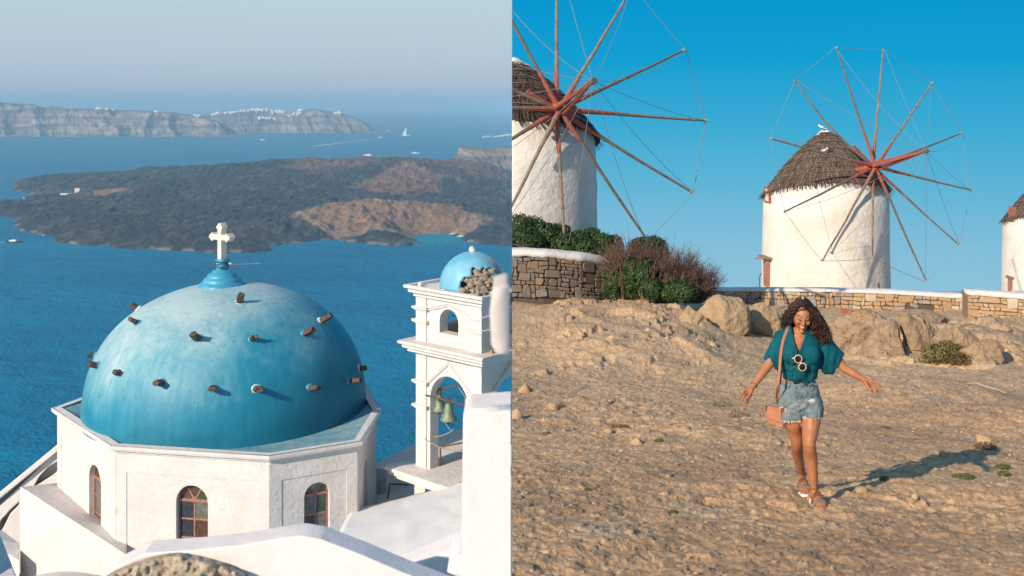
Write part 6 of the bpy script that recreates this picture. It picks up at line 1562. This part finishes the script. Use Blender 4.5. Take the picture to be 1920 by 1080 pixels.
# ---- bracelet, necklaces, sunglasses, bag
ax = (wr_l-el_l).normalized(); c_ = el_l.lerp(wr_l, .93); u, v = basis(ax)
b = bmesh.new(); bm_tube(b, [c_+u*math.cos(2*PI*k/20)*.028+v*math.sin(2*PI*k/20)*.026 for k in range(21)], .0032, 6); mkbm('bracelet', b, M['iron'], body_o, True)
b = bmesh.new(); bm_tube(b, [onbl(x, y, .002) for x, y in ((1487, 622), (1491, 627), (1497, 630), (1503, 630.5), (1508, 628), (1512, 624))], .0018, 5); bm_tube(b, [onbl(x, y, .002) for x, y in ((1491, 617), (1496, 621), (1500, 622.5), (1505, 621), (1509, 618))], .0014, 5)
ellipsoid(b, onbl(1499.5, 623, .004), (.004, .003, .005)); o = mkbm('necklace', b, M['gold'], body_o, True)
sg_ = thing('sunglasses', 'round cream framed sunglasses hooked on the tied teal blouse', 'sunglasses', tuple(onbl(1500, 680, .02)))
lc = [onbl(1496.5, 673, .022), onbl(1504.5, 688, .022)]
lc[1] = P(1504.5, 688, min(lc[1].y, lc[0].y+.002)-.012)
for c_ in lc:
    b = bmesh.new(); bm_tube(b, [c_+Vector((math.cos(a)*.0285, -.002*math.sin(a), math.sin(a)*.030)) for a in [2*PI*k/26 for k in range(27)]], .0042, 7, False); fo = mkbm('frame', b, M['frame_s'], sg_, True)
    b = bmesh.new(); ellipsoid(b, c_, (.0275, .004, .029)); mkbm('lens', b, M['lens'], fo, True)
b = bmesh.new(); m_ = lc[0].lerp(lc[1], .5); dl = (lc[1]-lc[0]).normalized(); bm_tube(b, [lc[0]+dl*.029, m_+Vector((.005, -.004, .003)), lc[1]-dl*.029], .0035, 6); mkbm('bridge', b, M['frame_s'], sg_)
b = bmesh.new(); bm_tube(b, [lc[0]+Vector((-.024, 0, .008)), lc[0]+Vector((-.045, .0, .006)), lc[0]+Vector((-.03, .03, -.02))], .0035, 6); mkbm('temple_arm', b, M['frame_s'], sg_)
b = bmesh.new(); bm_tube(b, [lc[1]+Vector((.0, .004, .012)), lc[1]+Vector((.012, .004, -.022))], .0022, 6); mkbm('temple_arm', b, M['leather'], sg_)
bag = thing('shoulder_bag', 'tan leather shoulder bag hanging at her hip on a long thin strap', 'bag', tuple(W_(1456, 800, .02)))
Rz = Matrix.Rotation(math.radians(38), 3, 'Z') @ Matrix.Rotation(math.radians(-4), 3, 'Y'); bc_ = W_(1456, 780, .03)
b = bmesh.new(); bm_box(b, bc_, (.050, .145, .145), Rz); o = mkbm('bag_body', b, M['leather'], bag); bevel(o, .010, 3)
b = bmesh.new(); bm_box(b, bc_+Rz @ Vector((-.034, 0, .025)), (.010, .149, .105), Rz); o = mkbm('flap', b, M['leather'], bag); bevel(o, .004, 2)
b = bmesh.new(); st = [W_(1460, 764, .06), W_(1456.5, 745, -.04), W_(1458.5, 723, -.135), onbl(1461, 700, .012), onbl(1464, 662, .012), onbl(1468, 640, .010), onbl(1473, 625, .008), onbl(1477.5, 615, .006)+Vector((0, .0, .002)), W_(1480, 609.5, .05), W_(1476, 625, .14), W_(1464, 700, .17), W_(1460, 764, .08)]
prev = None
P2 = []
for i in range(len(st)-1):
    p0, p1, p2, p3_ = st[max(i-1, 0)], st[i], st[i+1], st[min(i+2, len(st)-1)]
    for s in range(5): t = s/5; P2.append(.5*((2*p1)+(p2-p0)*t+(2*p0-5*p1+4*p2-p3_)*t*t+(3*p1-3*p2+p3_-p0)*t**3))
P2.append(st[-1])
for i, p in enumerate(P2):
    d = (P2[min(i+1, len(P2)-1)]-P2[max(i-1, 0)]).normalized(); n_ = Vector((0, -1, .15)) if i < len(P2)*.66 else Vector((0, 1, 0)); w_ = d.cross(n_).normalized()*.0095; n_ = n_.normalized()*.002
    ring = [b.verts.new(p-w_-n_), b.verts.new(p+w_-n_), b.verts.new(p+w_+n_), b.verts.new(p-w_+n_)]
    if prev:
        for k in range(4): b.faces.new((prev[k], prev[(k+1) % 4], ring[(k+1) % 4], ring[k]))
    prev = ring
mkbm('strap', b, M['leather'], bag)
